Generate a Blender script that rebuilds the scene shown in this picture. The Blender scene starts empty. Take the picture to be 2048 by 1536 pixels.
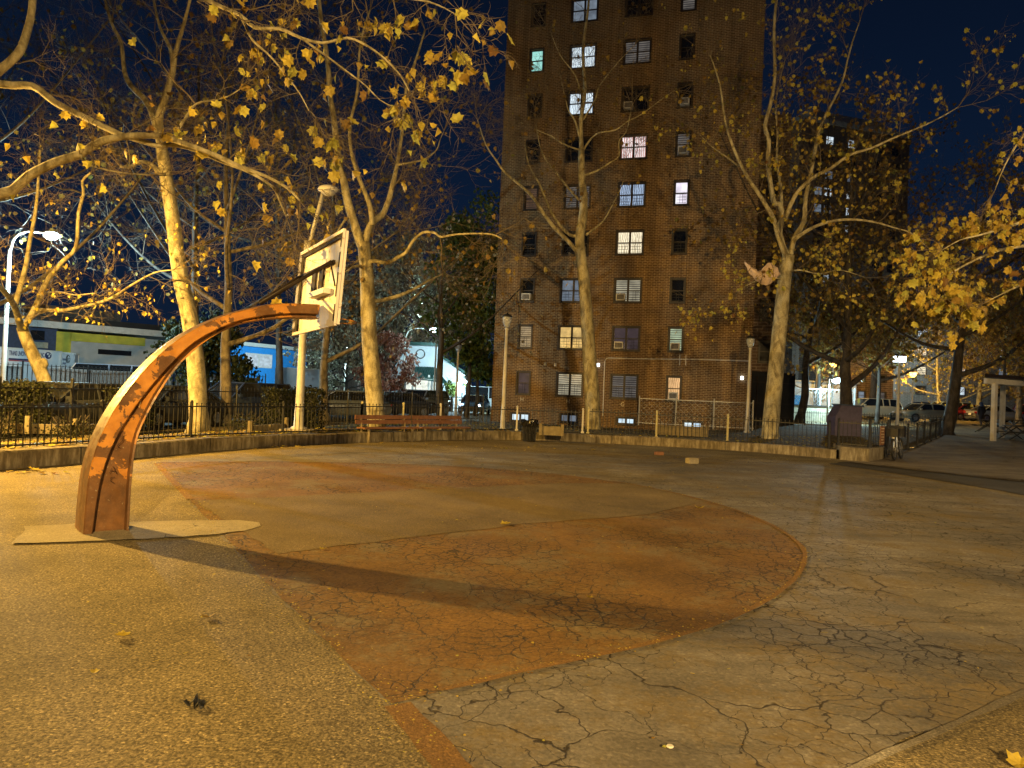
import bpy, math, random
from mathutils import Vector, Matrix
R = math.radians
SC = bpy.context.scene
COL = SC.collection
rnd = random.Random(7)

# ------------------------------------------------------------ camera
F = 1450.0; ROLL = .042; PITCH = math.atan(19 / 1450); EYE = 1.65
cam = bpy.data.cameras.new('camera'); co = bpy.data.objects.new('camera', cam); COL.objects.link(co)
cam.sensor_width = 36; cam.lens = F / 2048 * 36; cam.clip_end = 1500; cam.clip_start = .05
co.matrix_world = Matrix.Translation((0, 0, EYE)) @ Matrix.Rotation(R(90) + PITCH, 4, 'X') @ Matrix.Rotation(ROLL, 4, 'Z')
SC.camera = co
SC.render.engine = 'CYCLES'
SC.cycles.use_denoising = True
SC.cycles.max_bounces = 5; SC.cycles.diffuse_bounces = 2; SC.cycles.transparent_max_bounces = 8
SC.cycles.sample_clamp_indirect = 3
SC.view_settings.view_transform = 'Standard'; SC.view_settings.look = 'None'
SC.view_settings.exposure = 0; SC.view_settings.gamma = 1

# ------------------------------------------------------------ night sky
w = bpy.data.worlds.new('World'); SC.world = w; w.use_nodes = True
nt = w.node_tree; bg = nt.nodes['Background']
tc = nt.nodes.new('ShaderNodeTexCoord'); sp = nt.nodes.new('ShaderNodeSeparateXYZ'); cr = nt.nodes.new('ShaderNodeValToRGB')
nt.links.new(tc.outputs['Generated'], sp.inputs[0]); nt.links.new(sp.outputs['Z'], cr.inputs[0]); nt.links.new(cr.outputs[0], bg.inputs[0])
cr.color_ramp.elements[0].position = 0.0; cr.color_ramp.elements[0].color = (.0050, .0120, .030, 1)
cr.color_ramp.elements[1].position = .65; cr.color_ramp.elements[1].color = (.0016, .0028, .0085, 1)
e = cr.color_ramp.elements.new(.25); e.color = (.0033, .0100, .029, 1)
bg.inputs[1].default_value = 1.0

SODIUM = (1.0, .575, .12); WARM = (1.0, .60, .16); COOL = (.55, .88, 1.0)
def lamp_light(name, loc, power, color, size, parent=None):
    l = bpy.data.lights.new(name, 'POINT'); l.energy = power; l.color = color; l.shadow_soft_size = size
    o = bpy.data.objects.new(name, l); COL.objects.link(o)
    if parent is not None: o.parent = parent; o.location = Vector(loc) - parent.location
    else: o.location = loc
    return o

# ------------------------------------------------------------ pixel helpers (photograph pixel -> real place)
_rot = co.matrix_world.to_3x3()
def ray(u, v): return _rot @ Vector(((u - 1024) / F, (768 - v) / F, -1))
def G(u, v, z=0.0):
    r = ray(u, v); t = (z - EYE) / r.z; return Vector((r.x * t, r.y * t, z))
def AT(u, v, Y):
    r = ray(u, v); t = Y / r.y; return Vector((r.x * t, Y, EYE + r.z * t))
def sm(a, b, x):
    t = min(1, max(0, (x - a) / (b - a))); return t * t * (3 - 2 * t)
def gz(x, y): return .024 * min(38, max(0, y - 24)) * sm(8, 14, x)

# ------------------------------------------------------------ mesh builder
class MB:
    def __init__(s): s.v = []; s.f = []; s.m = []; s.mi = 0
    def add(s, vs, fs):
        b = len(s.v); s.v += [tuple(p) for p in vs]
        for f in fs: s.f.append([b + i for i in f]); s.m.append(s.mi)
    def box(s, c, d, rz=0, M=None):
        x, y, z = d[0] / 2, d[1] / 2, d[2] / 2
        vs = [Vector((i * x, j * y, k * z)) for i in (-1, 1) for j in (-1, 1) for k in (-1, 1)]
        if M is None: M = Matrix.Rotation(rz, 3, 'Z')
        vs = [M @ p + Vector(c) for p in vs]
        s.add(vs, [(0, 1, 3, 2), (4, 6, 7, 5), (0, 4, 5, 1), (2, 3, 7, 6), (0, 2, 6, 4), (1, 5, 7, 3)])
    def bar(s, a, b, wd, ht):
        a = Vector(a); b = Vector(b); d = b - a; L = d.length
        if L < 1e-6: return
        x = d / L; up = Vector((0, 0, 1)) if abs(x.z) < .95 else Vector((0, 1, 0))
        y = up.cross(x).normalized(); z = x.cross(y)
        M = Matrix((x, y, z)).transposed(); s.box((a + b) / 2, (L, wd, ht), M=M)
    def tube(s, pts, rs, n=6, cap=True):
        pts = [Vector(p) for p in pts]
        if not hasattr(rs, '__len__'): rs = [rs] * len(pts)
        vs = []; ref = None
        for i, p in enumerate(pts):
            t = (pts[min(i + 1, len(pts) - 1)] - pts[max(i - 1, 0)])
            if t.length < 1e-9: t = Vector((0, 0, 1))
            t.normalize()
            if ref is None: ref = Vector((1, 0, 0)) if abs(t.x) < .8 else Vector((0, 1, 0))
            a = (ref - t * ref.dot(t))
            if a.length < 1e-4: a = t.orthogonal()
            a.normalize(); ref = a; b = t.cross(a)
            for k in range(n):
                th = 2 * math.pi * k / n
                vs.append(p + (a * math.cos(th) + b * math.sin(th)) * rs[i])
        fs = []
        for i in range(len(pts) - 1):
            for k in range(n):
                k2 = (k + 1) % n; fs.append((i * n + k, i * n + k2, (i + 1) * n + k2, (i + 1) * n + k))
        if cap: fs.append(tuple(range(n - 1, -1, -1))); fs.append(tuple((len(pts) - 1) * n + k for k in range(n)))
        s.add(vs, fs)
    def lathe(s, c, prof, n=16):
        c = Vector(c); vs = []; fs = []
        for r, z in prof:
            for k in range(n):
                th = 2 * math.pi * k / n; vs.append(c + Vector((r * math.cos(th), r * math.sin(th), z)))
        for i in range(len(prof) - 1):
            for k in range(n):
                k2 = (k + 1) % n; fs.append((i * n + k, i * n + k2, (i + 1) * n + k2, (i + 1) * n + k))
        fs.append(tuple(range(n - 1, -1, -1))); fs.append(tuple((len(prof) - 1) * n + k for k in range(n)))
        s.add(vs, fs)
    def prism(s, poly, h, z0=0):           # vertical prism on an xy polygon
        n = len(poly)
        vs = [(p[0], p[1], z0 + (p[2] if len(p) > 2 else 0)) for p in poly] + [(p[0], p[1], z0 + h + (p[2] if len(p) > 2 else 0)) for p in poly]
        s.add(vs, [tuple(range(n - 1, -1, -1)), tuple(range(n, 2 * n))] + [(i, (i + 1) % n, n + (i + 1) % n, n + i) for i in range(n)])
    def slab(s, quad, nrm, th):            # polygon with thickness along nrm
        n = len(quad); q = [Vector(p) for p in quad]; nn = Vector(nrm).normalized() * th
        s.add(q + [p + nn for p in q], [tuple(range(n)), tuple(range(2 * n - 1, n - 1, -1))] + [(i, n + i, n + (i + 1) % n, (i + 1) % n) for i in range(n)])
    def ball(s, c, r, n=10, sq=(1, 1, 1)):
        c = Vector(c); m = n // 2; vs = []; fs = []
        for i in range(m + 1):
            ph = math.pi * i / m
            for k in range(n):
                th = 2 * math.pi * k / n
                vs.append(c + Vector((r * sq[0] * math.sin(ph) * math.cos(th), r * sq[1] * math.sin(ph) * math.sin(th), r * sq[2] * math.cos(ph))))
        for i in range(m):
            for k in range(n):
                k2 = (k + 1) % n; fs.append((i * n + k, (i + 1) * n + k, (i + 1) * n + k2, i * n + k2))
        s.add(vs, fs)
    def build(s, name, mats, parent=None, smooth=False, local=False, loc=None):
        me = bpy.data.meshes.new(name); org = Vector((0, 0, 0))
        if parent is not None and not local: org = WL(parent)
        if loc is not None: org = Vector(loc)
        me.from_pydata([(p[0] - org[0], p[1] - org[1], p[2] - org[2]) for p in s.v], [], s.f)
        if not isinstance(mats, (list, tuple)): mats = [mats]
        for m in mats: me.materials.append(m)
        me.polygons.foreach_set('material_index', s.m)
        if smooth: me.polygons.foreach_set('use_smooth', [True] * len(s.f))
        me.update()
        o = bpy.data.objects.new(name, me); COL.objects.link(o)
        if parent is not None: o.parent = parent
        if loc is not None: o.location = loc
        return o
def WL(o):
    v = Vector(o.location)
    while o.parent: o = o.parent; v = v + Vector(o.location)
    return v
def tag(o, label=None, cat=None, group=None, kind=None):
    if label: o['label'] = label
    if cat: o['category'] = cat
    if group: o['group'] = group
    if kind: o['kind'] = kind
    return o
def thing(name, label, cat, loc=(0, 0, 0), rz=0, group=None):
    o = bpy.data.objects.new(name, None); COL.objects.link(o); o.location = loc; o.rotation_euler = (0, 0, rz)
    o.empty_display_size = .2
    return tag(o, label, cat, group)
def struct(name, mb, m, smooth=False):
    return tag(mb.build(name, m, smooth=smooth), kind='structure')
def dup(o, loc=None, rz=None, label=None, parent=None):
    kids = [c for c in bpy.data.objects if c.parent == o]
    c = o.copy(); COL.objects.link(c); c.parent = parent
    if loc is not None: c.location = loc
    if rz is not None: c.rotation_euler = (0, 0, rz)
    if label: c['label'] = label
    for k in kids: dup(k, parent=c)
    return c

# ------------------------------------------------------------ materials
def nodes(name):
    m = bpy.data.materials.new(name); m.use_nodes = True; t = m.node_tree
    return m, t, t.nodes['Principled BSDF']
def N(t, typ, **kw):
    n = t.nodes.new(typ)
    for k, v in kw.items():
        if k.startswith('i_'): n.inputs[k[2:].replace('_', ' ')].default_value = v
        else: setattr(n, k, v)
    return n
def ramp(t, fac, stops):
    r = t.nodes.new('ShaderNodeValToRGB'); el = r.color_ramp.elements
    el[0].position = stops[0][0]; el[0].color = (*stops[0][1], 1); el[1].position = stops[-1][0]; el[1].color = (*stops[-1][1], 1)
    for p, c in stops[1:-1]: e = el.new(p); e.color = (*c, 1)
    t.links.new(fac, r.inputs[0]); return r.outputs[0]
def mixc(t, fac, a, b, mode='MIX'):
    m = t.nodes.new('ShaderNodeMix'); m.data_type = 'RGBA'; m.blend_type = mode
    for s_, v in ((m.inputs[0], fac), (m.inputs[6], a), (m.inputs[7], b)):
        if isinstance(v, (int, float)): s_.default_value = v
        elif isinstance(v, tuple): s_.default_value = (*v, 1)
        else: t.links.new(v, s_)
    return m.outputs[2]
def math_(t, op, a, b=0.0, clamp=False):
    m = t.nodes.new('ShaderNodeMath'); m.operation = op; m.use_clamp = clamp
    for s_, v in ((m.inputs[0], a), (m.inputs[1], b)):
        if isinstance(v, (int, float)): s_.default_value = v
        else: t.links.new(v, s_)
    return m.outputs[0]
def coord(t, which='Object', scale=(1, 1, 1)):
    c = t.nodes.new('ShaderNodeTexCoord'); mp = t.nodes.new('ShaderNodeMapping'); mp.inputs['Scale'].default_value = scale
    t.links.new(c.outputs[which], mp.inputs[0]); return mp.outputs[0]
def noise(t, vec, scale, detail=3, rough=.5, dist=0):
    n = N(t, 'ShaderNodeTexNoise'); n.inputs['Scale'].default_value = scale; n.inputs['Detail'].default_value = detail
    n.inputs['Roughness'].default_value = rough; n.inputs['Distortion'].default_value = dist
    t.links.new(vec, n.inputs['Vector']); return n.outputs['Fac']
def bump(t, b, h, strength=.3, dist=.02):
    n = t.nodes.new('ShaderNodeBump'); n.inputs['Strength'].default_value = strength; n.inputs['Distance'].default_value = dist
    t.links.new(h, n.inputs['Height']); t.links.new(n.outputs[0], b.inputs['Normal'])
def mat(name, col, rough=.6, metal=0, var=.25, scale=6, bmp=0.0, spec=.5, emit=None, es=0):
    m, t, b = nodes(name); v = coord(t); f = noise(t, v, scale, 5, .6)
    lo = tuple(c * (1 - var) for c in col); hi = tuple(min(1, c * (1 + var)) for c in col)
    c = ramp(t, f, [(.3, lo), (.7, hi)]); t.links.new(c, b.inputs['Base Color'])
    b.inputs['Roughness'].default_value = rough; b.inputs['Metallic'].default_value = metal; b.inputs['Specular IOR Level'].default_value = spec
    if bmp: bump(t, b, f, bmp, .01)
    if emit: b.inputs['Emission Color'].default_value = (*emit, 1); b.inputs['Emission Strength'].default_value = es
    return m
def crack_mask(t, v, scale, width, msk_scale, lo, hi):
    dn = N(t, 'ShaderNodeTexNoise'); dn.inputs['Scale'].default_value = scale * 2.2; dn.inputs['Detail'].default_value = 4
    t.links.new(v, dn.inputs['Vector'])
    add = t.nodes.new('ShaderNodeVectorMath'); add.operation = 'MULTIPLY_ADD'
    t.links.new(dn.outputs['Color'], add.inputs[0]); add.inputs[1].default_value = (.32 / scale * 2, .32 / scale * 2, 0); t.links.new(v, add.inputs[2])
    vo = N(t, 'ShaderNodeTexVoronoi', feature='DISTANCE_TO_EDGE', voronoi_dimensions='2D'); vo.inputs['Scale'].default_value = scale
    t.links.new(add.outputs[0], vo.inputs['Vector'])
    mk = noise(t, v, msk_scale, 2, .5)
    wd = math_(t, 'MULTIPLY', math_(t, 'SUBTRACT', mk, lo, True), width / (hi - lo))
    # crack where distance < wd
    return math_(t, 'SUBTRACT', 1.0, math_(t, 'DIVIDE', vo.outputs['Distance'], math_(t, 'ADD', wd, 1e-4)), True)
def ground_mat(name, stops, spk=.5, cracks=(), stain=.35, rough=.85, streak=False, spk_scale=70, wear=None):
    m, t, b = nodes(name); v = coord(t)
    base = ramp(t, noise(t, v, .9, 6, .62), stops)
    s1 = N(t, 'ShaderNodeTexVoronoi'); s1.inputs['Scale'].default_value = spk_scale * 1.35; t.links.new(v, s1.inputs['Vector']); fine = noise(t, v, spk_scale * 1.1, 4, .7)
    sepc = t.nodes.new('ShaderNodeSeparateColor'); t.links.new(s1.outputs['Color'], sepc.inputs[0])
    g = ramp(t, sepc.outputs[0], [(0, (1 - spk,) * 3), (.55, (1, 1, 1)), (.9, (1 + spk * .3,) * 3), (1, (1 + spk * 2.0,) * 3)])
    c = mixc(t, 1.0, base, g, 'MULTIPLY')
    c = mixc(t, 1.0, c, ramp(t, fine, [(.36, (1 - spk * 1.1,) * 3), (.5, (1, 1, 1)), (.66, (1 + spk * 1.3,) * 3)]), 'MULTIPLY')
    st = ramp(t, noise(t, v, .35, 4, .65), [(.32, (1 - stain,) * 3), (.62, (1.08,) * 3)])
    c = mixc(t, 1.0, c, st, 'MULTIPLY')
    if streak:
        vs = coord(t, scale=(.35, 2.2, 1)); sk = ramp(t, noise(t, vs, 1.6, 6, .7), [(.35, (.72,) * 3), (.7, (1.25,) * 3)])
        c = mixc(t, 1.0, c, sk, 'MULTIPLY')
    if wear:
        wf = ramp(t, math_(t, 'ADD', noise(t, v, 1.1, 8, .72), math_(t, 'MULTIPLY', noise(t, v, 14, 4, .7), .35)), [(.70 - wear * .2, (0, 0, 0)), (.80, (1, 1, 1))]); c = mixc(t, wf, c, mixc(t, 1.0, (.17, .13, .065), g, 'MULTIPLY'))
    h = math_(t, 'ADD', math_(t, 'MULTIPLY', fine, 1.2), math_(t, 'MULTIPLY', s1.outputs['Distance'], -.5))
    for (sc, wd, ms, lo, hi) in cracks:
        k = crack_mask(t, v, sc, wd, ms, lo, hi); c = mixc(t, math_(t, 'MULTIPLY', k, 1.3, True), c, (.03, .022, .012)); h = math_(t, 'SUBTRACT', h, math_(t, 'MULTIPLY', k, 1.6))
    t.links.new(c, b.inputs['Base Color']); b.inputs['Roughness'].default_value = rough; b.inputs['Specular IOR Level'].default_value = .35
    bump(t, b, h, .8, .006)
    return m
M = {}
M['asphalt'] = ground_mat('speckled_asphalt', [(.3, (.155, .122, .062)), (.7, (.265, .212, .110))], .55, [(1.6, .02, .25, .62, .9)], spk_scale=58)
M['asphalt_dark'] = ground_mat('dark_asphalt', [(.3, (.050, .047, .044)), (.7, (.075, .070, .066))], .4)
M['lane'] = ground_mat('worn_lane_asphalt', [(.3, (.135, .098, .045)), (.7, (.20, .148, .070))], .35, [(2.6, .02, .5, .50, .8)])
M['gray'] = ground_mat('worn_grey_court_paint', [(.3, (.125, .112, .094)), (.7, (.27, .245, .205))], .18, [(1.9, .034, .45, .42, .72), (5.5, .06, .6, .43, .68), (.6, .012, .2, .40, .7)], .4, .7, True, 40, .25)
M['red'] = ground_mat('worn_red_court_paint', [(.3, (.135, .074, .018)), (.7, (.225, .125, .030))], .2, [(3.4, .045, .5, .36, .62), (8.0, .075, .5, .40, .64)], .35, .75, False, 40, .15)
M['redline'] = ground_mat('red_border_paint', [(.3, (.16, .085, .024)), (.7, (.24, .135, .038))], .25)
M['whiteline'] = ground_mat('faded_white_paint', [(.4, (.15, .13, .10)), (.75, (.36, .33, .27))], .3)
M['concrete'] = ground_mat('old_concrete', [(.3, (.26, .22, .14)), (.7, (.38, .33, .22))], .2, [(1.2, .05, .5, .5, .9)], .35)
M['plaza'] = ground_mat('plaza_paving', [(.3, (.17, .14, .10)), (.7, (.26, .22, .16))], .2, [(.6, .03, .3, .35, .8)], .4, .8, True)
M['soil'] = ground_mat('leafy_soil', [(.3, (.07, .055, .028)), (.7, (.18, .145, .07))], .8, (), .5, .95, False, 14)
def curb_mat():
    m, t, b = nodes('stained_curb_concrete'); v = coord(t)
    c = ramp(t, noise(t, v, 2.0, 6, .65), [(.3, (.13, .11, .07)), (.5, (.24, .20, .13)), (.7, (.36, .32, .23))])
    vs = coord(t, scale=(3, 3, .5)); k = ramp(t, noise(t, vs, 3, 4, .7), [(.42, (.45, .42, .36)), (.6, (1, 1, 1))])
    t.links.new(mixc(t, 1.0, c, k, 'MULTIPLY'), b.inputs['Base Color']); b.inputs['Roughness'].default_value = .9
    bump(t, b, noise(t, v, 30, 4), .5, .01); return m
M['curb'] = curb_mat()
def brick_mat(name, c1, c2, mortar, sw=.27, rh=.092):
    m, t, b = nodes(name); c = t.nodes.new('ShaderNodeTexCoord'); s = t.nodes.new('ShaderNodeSeparateXYZ'); t.links.new(c.outputs['Object'], s.inputs[0])
    cb = t.nodes.new('ShaderNodeCombineXYZ'); t.links.new(math_(t, 'ADD', s.outputs[0], s.outputs[1]), cb.inputs[0]); t.links.new(s.outputs[2], cb.inputs[1])
    bt = t.nodes.new('ShaderNodeTexBrick'); t.links.new(cb.outputs[0], bt.inputs['Vector'])
    bt.inputs['Scale'].default_value = 1; bt.inputs['Brick Width'].default_value = sw; bt.inputs['Row Height'].default_value = rh
    bt.inputs['Mortar Size'].default_value = rh * .15; bt.inputs['Mortar Smooth'].default_value = .2; bt.inputs['Bias'].default_value = -.1
    bt.inputs['Color1'].default_value = (*c1, 1); bt.inputs['Color2'].default_value = (*c2, 1); bt.inputs['Mortar'].default_value = (*mortar, 1)
    st = ramp(t, noise(t, cb.outputs[0], .35, 5, .6), [(.3, (.72, .70, .70)), (.7, (1.15, 1.12, 1.1))])
    vs_ = t.nodes.new('ShaderNodeMapping'); vs_.inputs['Scale'].default_value = (1.6, .12, 1); t.links.new(cb.outputs[0], vs_.inputs[0])
    sk = ramp(t, noise(t, vs_.outputs[0], 1.3, 5, .65), [(.34, (.62, .60, .60)), (.55, (1, 1, 1)), (.75, (1.15, 1.12, 1.08))])
    t.links.new(mixc(t, 1.0, mixc(t, 1.0, bt.outputs['Color'], st, 'MULTIPLY'), sk, 'MULTIPLY'), b.inputs['Base Color']); b.inputs['Roughness'].default_value = .9
    n = t.nodes.new('ShaderNodeBump'); n.invert = True; n.inputs['Strength'].default_value = .6; n.inputs['Distance'].default_value = .012
    t.links.new(bt.outputs['Fac'], n.inputs['Height']); t.links.new(n.outputs[0], b.inputs['Normal']); return m
M['brick'] = brick_mat('brown_brick', (.115, .060, .024), (.190, .104, .042), (.42, .31, .155))
M['brick_far'] = brick_mat('far_brick', (.13, .085, .06), (.18, .12, .09), (.28, .22, .17), .6, .2)
def bark_mat(name, cols, sc=5):
    m, t, b = nodes(name); v = coord(t, scale=(1, 1, .45)); f = noise(t, v, sc, 4, .55, .6)
    c = ramp(t, f, [(.33, cols[0]), (.47, cols[1]), (.53, cols[2]), (.68, cols[3])])
    f2 = ramp(t, noise(t, coord(t), sc * 5, 3, .6), [(.3, (.72,) * 3), (.7, (1.15,) * 3)])
    t.links.new(mixc(t, 1.0, c, f2, 'MULTIPLY'), b.inputs['Base Color']); b.inputs['Roughness'].default_value = .85
    bump(t, b, noise(t, v, sc * 3, 5, .6), .6, .03); return m
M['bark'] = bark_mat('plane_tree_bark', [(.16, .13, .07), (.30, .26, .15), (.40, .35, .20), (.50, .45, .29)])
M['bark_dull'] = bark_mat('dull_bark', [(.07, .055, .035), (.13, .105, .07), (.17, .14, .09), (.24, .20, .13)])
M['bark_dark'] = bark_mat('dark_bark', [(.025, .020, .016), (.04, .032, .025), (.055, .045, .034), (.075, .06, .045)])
M['twig'] = mat('twig_bark', (.145, .11, .065), .85, var=.35, scale=3)
M['twig_dark'] = mat('dark_twig_bark', (.09, .07, .05), .85, var=.35, scale=3)
def leaf_mat(name, stops, tr=.35):
    m, t, b = nodes(name); g = t.nodes.new('ShaderNodeNewGeometry')
    c = ramp(t, g.outputs['Random Per Island'], stops)
    vn = ramp(t, noise(t, coord(t), 22, 3), [(.35, (.75, .72, .6)), (.65, (1.1, 1.1, 1.0))]); c = mixc(t, 1.0, c, vn, 'MULTIPLY')
    t.links.new(c, b.inputs['Base Color']); b.inputs['Roughness'].default_value = .6; b.inputs['Specular IOR Level'].default_value = .3
    tl = t.nodes.new('ShaderNodeBsdfTranslucent'); t.links.new(c, tl.inputs[0]); mx = t.nodes.new('ShaderNodeMixShader'); mx.inputs[0].default_value = tr
    t.links.new(b.outputs[0], mx.inputs[1]); t.links.new(tl.outputs[0], mx.inputs[2]); t.links.new(mx.outputs[0], t.nodes['Material Output'].inputs[0]); return m
M['leaf'] = leaf_mat('yellow_leaf', [(0, (.16, .08, .03)), (.2, (.40, .28, .06)), (.6, (.56, .44, .08)), (1, (.42, .42, .10))])
M['leaf_ochre'] = leaf_mat('ochre_leaf', [(0, (.12, .07, .03)), (.4, (.24, .15, .04)), (.8, (.36, .25, .06)), (1, (.20, .20, .06))])
M['leaf_green'] = leaf_mat('green_leaf', [(0, (.05, .07, .02)), (.5, (.09, .13, .03)), (1, (.15, .19, .04))])
M['leaf_dark'] = leaf_mat('dark_leaf', [(0, (.012, .02, .010)), (.6, (.03, .045, .018)), (1, (.06, .075, .03))], .15)
M['leaf_pale'] = leaf_mat('pale_leaf', [(0, (.20, .16, .13)), (.5, (.38, .34, .28)), (1, (.55, .55, .42))])
M['leaf_red'] = leaf_mat('red_leaf', [(0, (.20, .08, .07)), (.5, (.33, .15, .12)), (1, (.45, .32, .27))])
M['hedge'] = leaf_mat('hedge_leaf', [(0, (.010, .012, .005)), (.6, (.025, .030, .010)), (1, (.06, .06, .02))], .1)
M['black_iron'] = mat('black_painted_iron', (.018, .018, .018), .45, .3, .3, 12)
M['pale_post'] = mat('yellowed_post_paint', (.42, .38, .20), .7, 0, .35, 14)
M['pole'] = mat('grey_painted_pole', (.46, .44, .38), .55, 0, .15, 4)
M['galv'] = mat('galvanised_steel', (.42, .44, .45), .45, .4, .2, 8)
M['wood_bench'] = mat('reddish_bench_wood', (.19, .085, .040), .65, 0, .25, 9)
M['wood_pale'] = mat('weathered_timber', (.18, .145, .08), .85, 0, .25, 7)
M['glass'] = mat('dark_window_glass', (.012, .013, .015), .08, 0, .2, 3, spec=.8)
M['frame'] = mat('brown_window_frame', (.030, .022, .018), .5, 0, .2, 4)
M['sill'] = mat('window_sill_stone', (.10, .07, .05), .8)
M['white_metal'] = mat('off_white_metal', (.62, .60, .55), .5, 0, .12, 5)
M['rubber'] = mat('tyre_rubber', (.012, .012, .012), .8)
M['chrome'] = mat('bright_metal', (.55, .55, .55), .2, .9, .1)
M['plastic_bag'] = mat('black_plastic', (.008, .008, .009), .14, 0, .2, 5, spec=.9)
M['pure_black'] = mat('matt_black', (.012, .012, .013), .6)
def emis(name, col, s, base=(.1, .1, .1)): return mat(name, base, .5, emit=col, es=s, var=.05)
M['bulb_sodium'] = emis('lit_sodium_bulb', (1, .50, .10), 9)
M['bulb_cool'] = emis('lit_cool_bulb', (.62, .90, 1), 26)
M['bulb_dim'] = emis('lit_dim_bulb', (.85, .95, 1), 4)
M['headlight_on'] = emis('lit_headlight', (.75, .93, 1), 18)
M['tail_on'] = emis('lit_tail_light', (1, .05, .03), 1.6, (.3, .01, .01))
M['lens'] = mat('lamp_lens', (.55, .55, .55), .1, .3, .1)
M['clear_globe'] = None
def globe_mat():
    m, t, b = nodes('frosted_clear_globe'); b.inputs['Base Color'].default_value = (.7, .74, .8, 1); b.inputs['Roughness'].default_value = .18
    b.inputs['Transmission Weight'].default_value = .55; b.inputs['IOR'].default_value = 1.3
    f = noise(t, coord(t), 9, 4); t.links.new(ramp(t, f, [(.3, (.10,) * 3), (.7, (.32,) * 3)]), b.inputs['Roughness']); return m
M['clear_globe'] = globe_mat()
def pane_mat(name, kind, col, s, col2=None):
    """what a lit room shows through its window: curtain folds, blinds or plain shade, glowing from the room lamp"""
    m, t, b = nodes(name); v = coord(t); b.inputs['Base Color'].default_value = (.02, .02, .02, 1); b.inputs['Roughness'].default_value = .12
    col2 = col2 or tuple(c * .35 for c in col)
    if kind == 'curtain':
        wv = N(t, 'ShaderNodeTexWave', bands_direction='X'); wv.inputs['Scale'].default_value = 3.2; wv.inputs['Distortion'].default_value = 5; wv.inputs['Detail'].default_value = 2; t.links.new(v, wv.inputs['Vector']); f = wv.outputs['Fac']
    elif kind == 'blind':
        wv = N(t, 'ShaderNodeTexWave', bands_direction='Z'); wv.inputs['Scale'].default_value = 2.6; wv.inputs['Distortion'].default_value = .6; t.links.new(v, wv.inputs['Vector']); f = wv.outputs['Fac']
    else: f = noise(t, v, 1.7, 4, .6)
    c = ramp(t, f, [(.22, col2), (.62, col)]); c = mixc(t, .6, c, ramp(t, noise(t, v, 2.3, 3), [(.3, (.5,) * 3), (.65, (1.25,) * 3)]), 'MULTIPLY')
    t.links.new(c, b.inputs['Emission Color']); b.inputs['Emission Strength'].default_value = s; return m
P = {
 'cyan': pane_mat('room_cyan', 'plain', (.45, .95, .85), .9, (.28, .7, .62)),
 'white': pane_mat('room_white', 'curtain', (.85, .97, 1), 1.1, (.3, .38, .5)),
 'pink': pane_mat('room_pinkish', 'curtain', (1, .96, .95), 1.0, (.55, .18, .14)),
 'blue': pane_mat('room_blue', 'curtain', (.5, .66, .9), .8, (.12, .14, .2)),
 'cream': pane_mat('room_cream', 'curtain', (1, .9, .64), 1.15, (.5, .38, .22)),
 'lav': pane_mat('room_lavender', 'plain', (.95, .92, 1), 1.1, (.6, .45, .65)),
 'tan': pane_mat('shade_tan', 'blind', (.62, .46, .26), .62, (.30, .21, .11)),
 'orange': pane_mat('shade_orange', 'curtain', (1, .62, .28), .95, (.65, .32, .12)),
 'warm': pane_mat('room_warm_lamp', 'plain', (1, .66, .22), .9, (.30, .20, .09)),
 'creamdim': pane_mat('shade_cream_dim', 'blind', (.64, .58, .40), .62, (.14, .13, .11)),
 'purple': pane_mat('shade_purple', 'plain', (.20, .14, .16), .28, (.10, .07, .09)),
 'grey': pane_mat('shade_grey', 'blind', (.30, .27, .24), .4, (.06, .055, .06)),
 'bluegrey': pane_mat('room_blue_grey', 'plain', (.34, .42, .52), .5, (.12, .14, .18)),
 'green': pane_mat('room_green', 'blind', (.50, .62, .40), .75, (.2, .22, .16)),
 'pinkdim': pane_mat('shade_pink_dim', 'blind', (.34, .20, .12), .28, (.16, .09, .06)),
 'dark': M['glass'],
 'basement': pane_mat('room_basement', 'plain', (.75, .92, 1), 1.0, (.4, .6, .8)),
}

# ------------------------------------------------------------ ground
mb = MB()
xs = [-500, -200, -100, -60, -40, -25, -12, 0, 4, 6, 8, 9, 10, 11, 12, 13, 14, 16, 20, 30, 45, 70, 110, 200, 500]
ys = [-200, -60, -20, -5, 5, 14, 20, 24, 27, 30, 35, 40, 45, 50, 56, 62, 70, 90, 130, 220, 600]
for y in ys:
    for x in xs: mb.v.append((x, y, gz(x, y)))
nx = len(xs)
for j in range(len(ys) - 1):
    for i in range(nx - 1): mb.f.append((j * nx + i, j * nx + i + 1, (j + 1) * nx + i + 1, (j + 1) * nx + i)); mb.m.append(0)
struct('ground', mb, M['asphalt'])
def rag(poly, step=.25, amp=.02, closed=True):
    out = []
    n = len(poly)
    for i in range(n if closed else n - 1):
        a = Vector(poly[i][:2]); b = Vector(poly[(i + 1) % n][:2]); k = max(1, int((b - a).length / step))
        for j in range(k):
            p = a.lerp(b, j / k); out.append((p.x + rnd.uniform(-amp, amp), p.y + rnd.uniform(-amp, amp)))
    return out
def sheet(name, poly, m, z, amp=.03):
    q = rag(poly, .16, amp); s = MB(); n = len(q)
    s.add([(p[0], p[1], z + gz(*p)) for p in q], [tuple(range(n))]); return struct(name, s, m)
def crv(pts, k=6):
    out = []
    P_ = [Vector(p) for p in pts]; P_ = [P_[0]] + P_ + [P_[-1]]
    for i in range(1, len(P_) - 2):
        for j in range(k):
            t = j / k; a, b, c, d = P_[i - 1:i + 3]
            out.append(.5 * ((2 * b) + (c - a) * t + (2 * a - 5 * b + 4 * c - d) * t * t + (3 * b - a - 3 * c + d) * t ** 3))
    out.append(P_[-2]); return out
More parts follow.
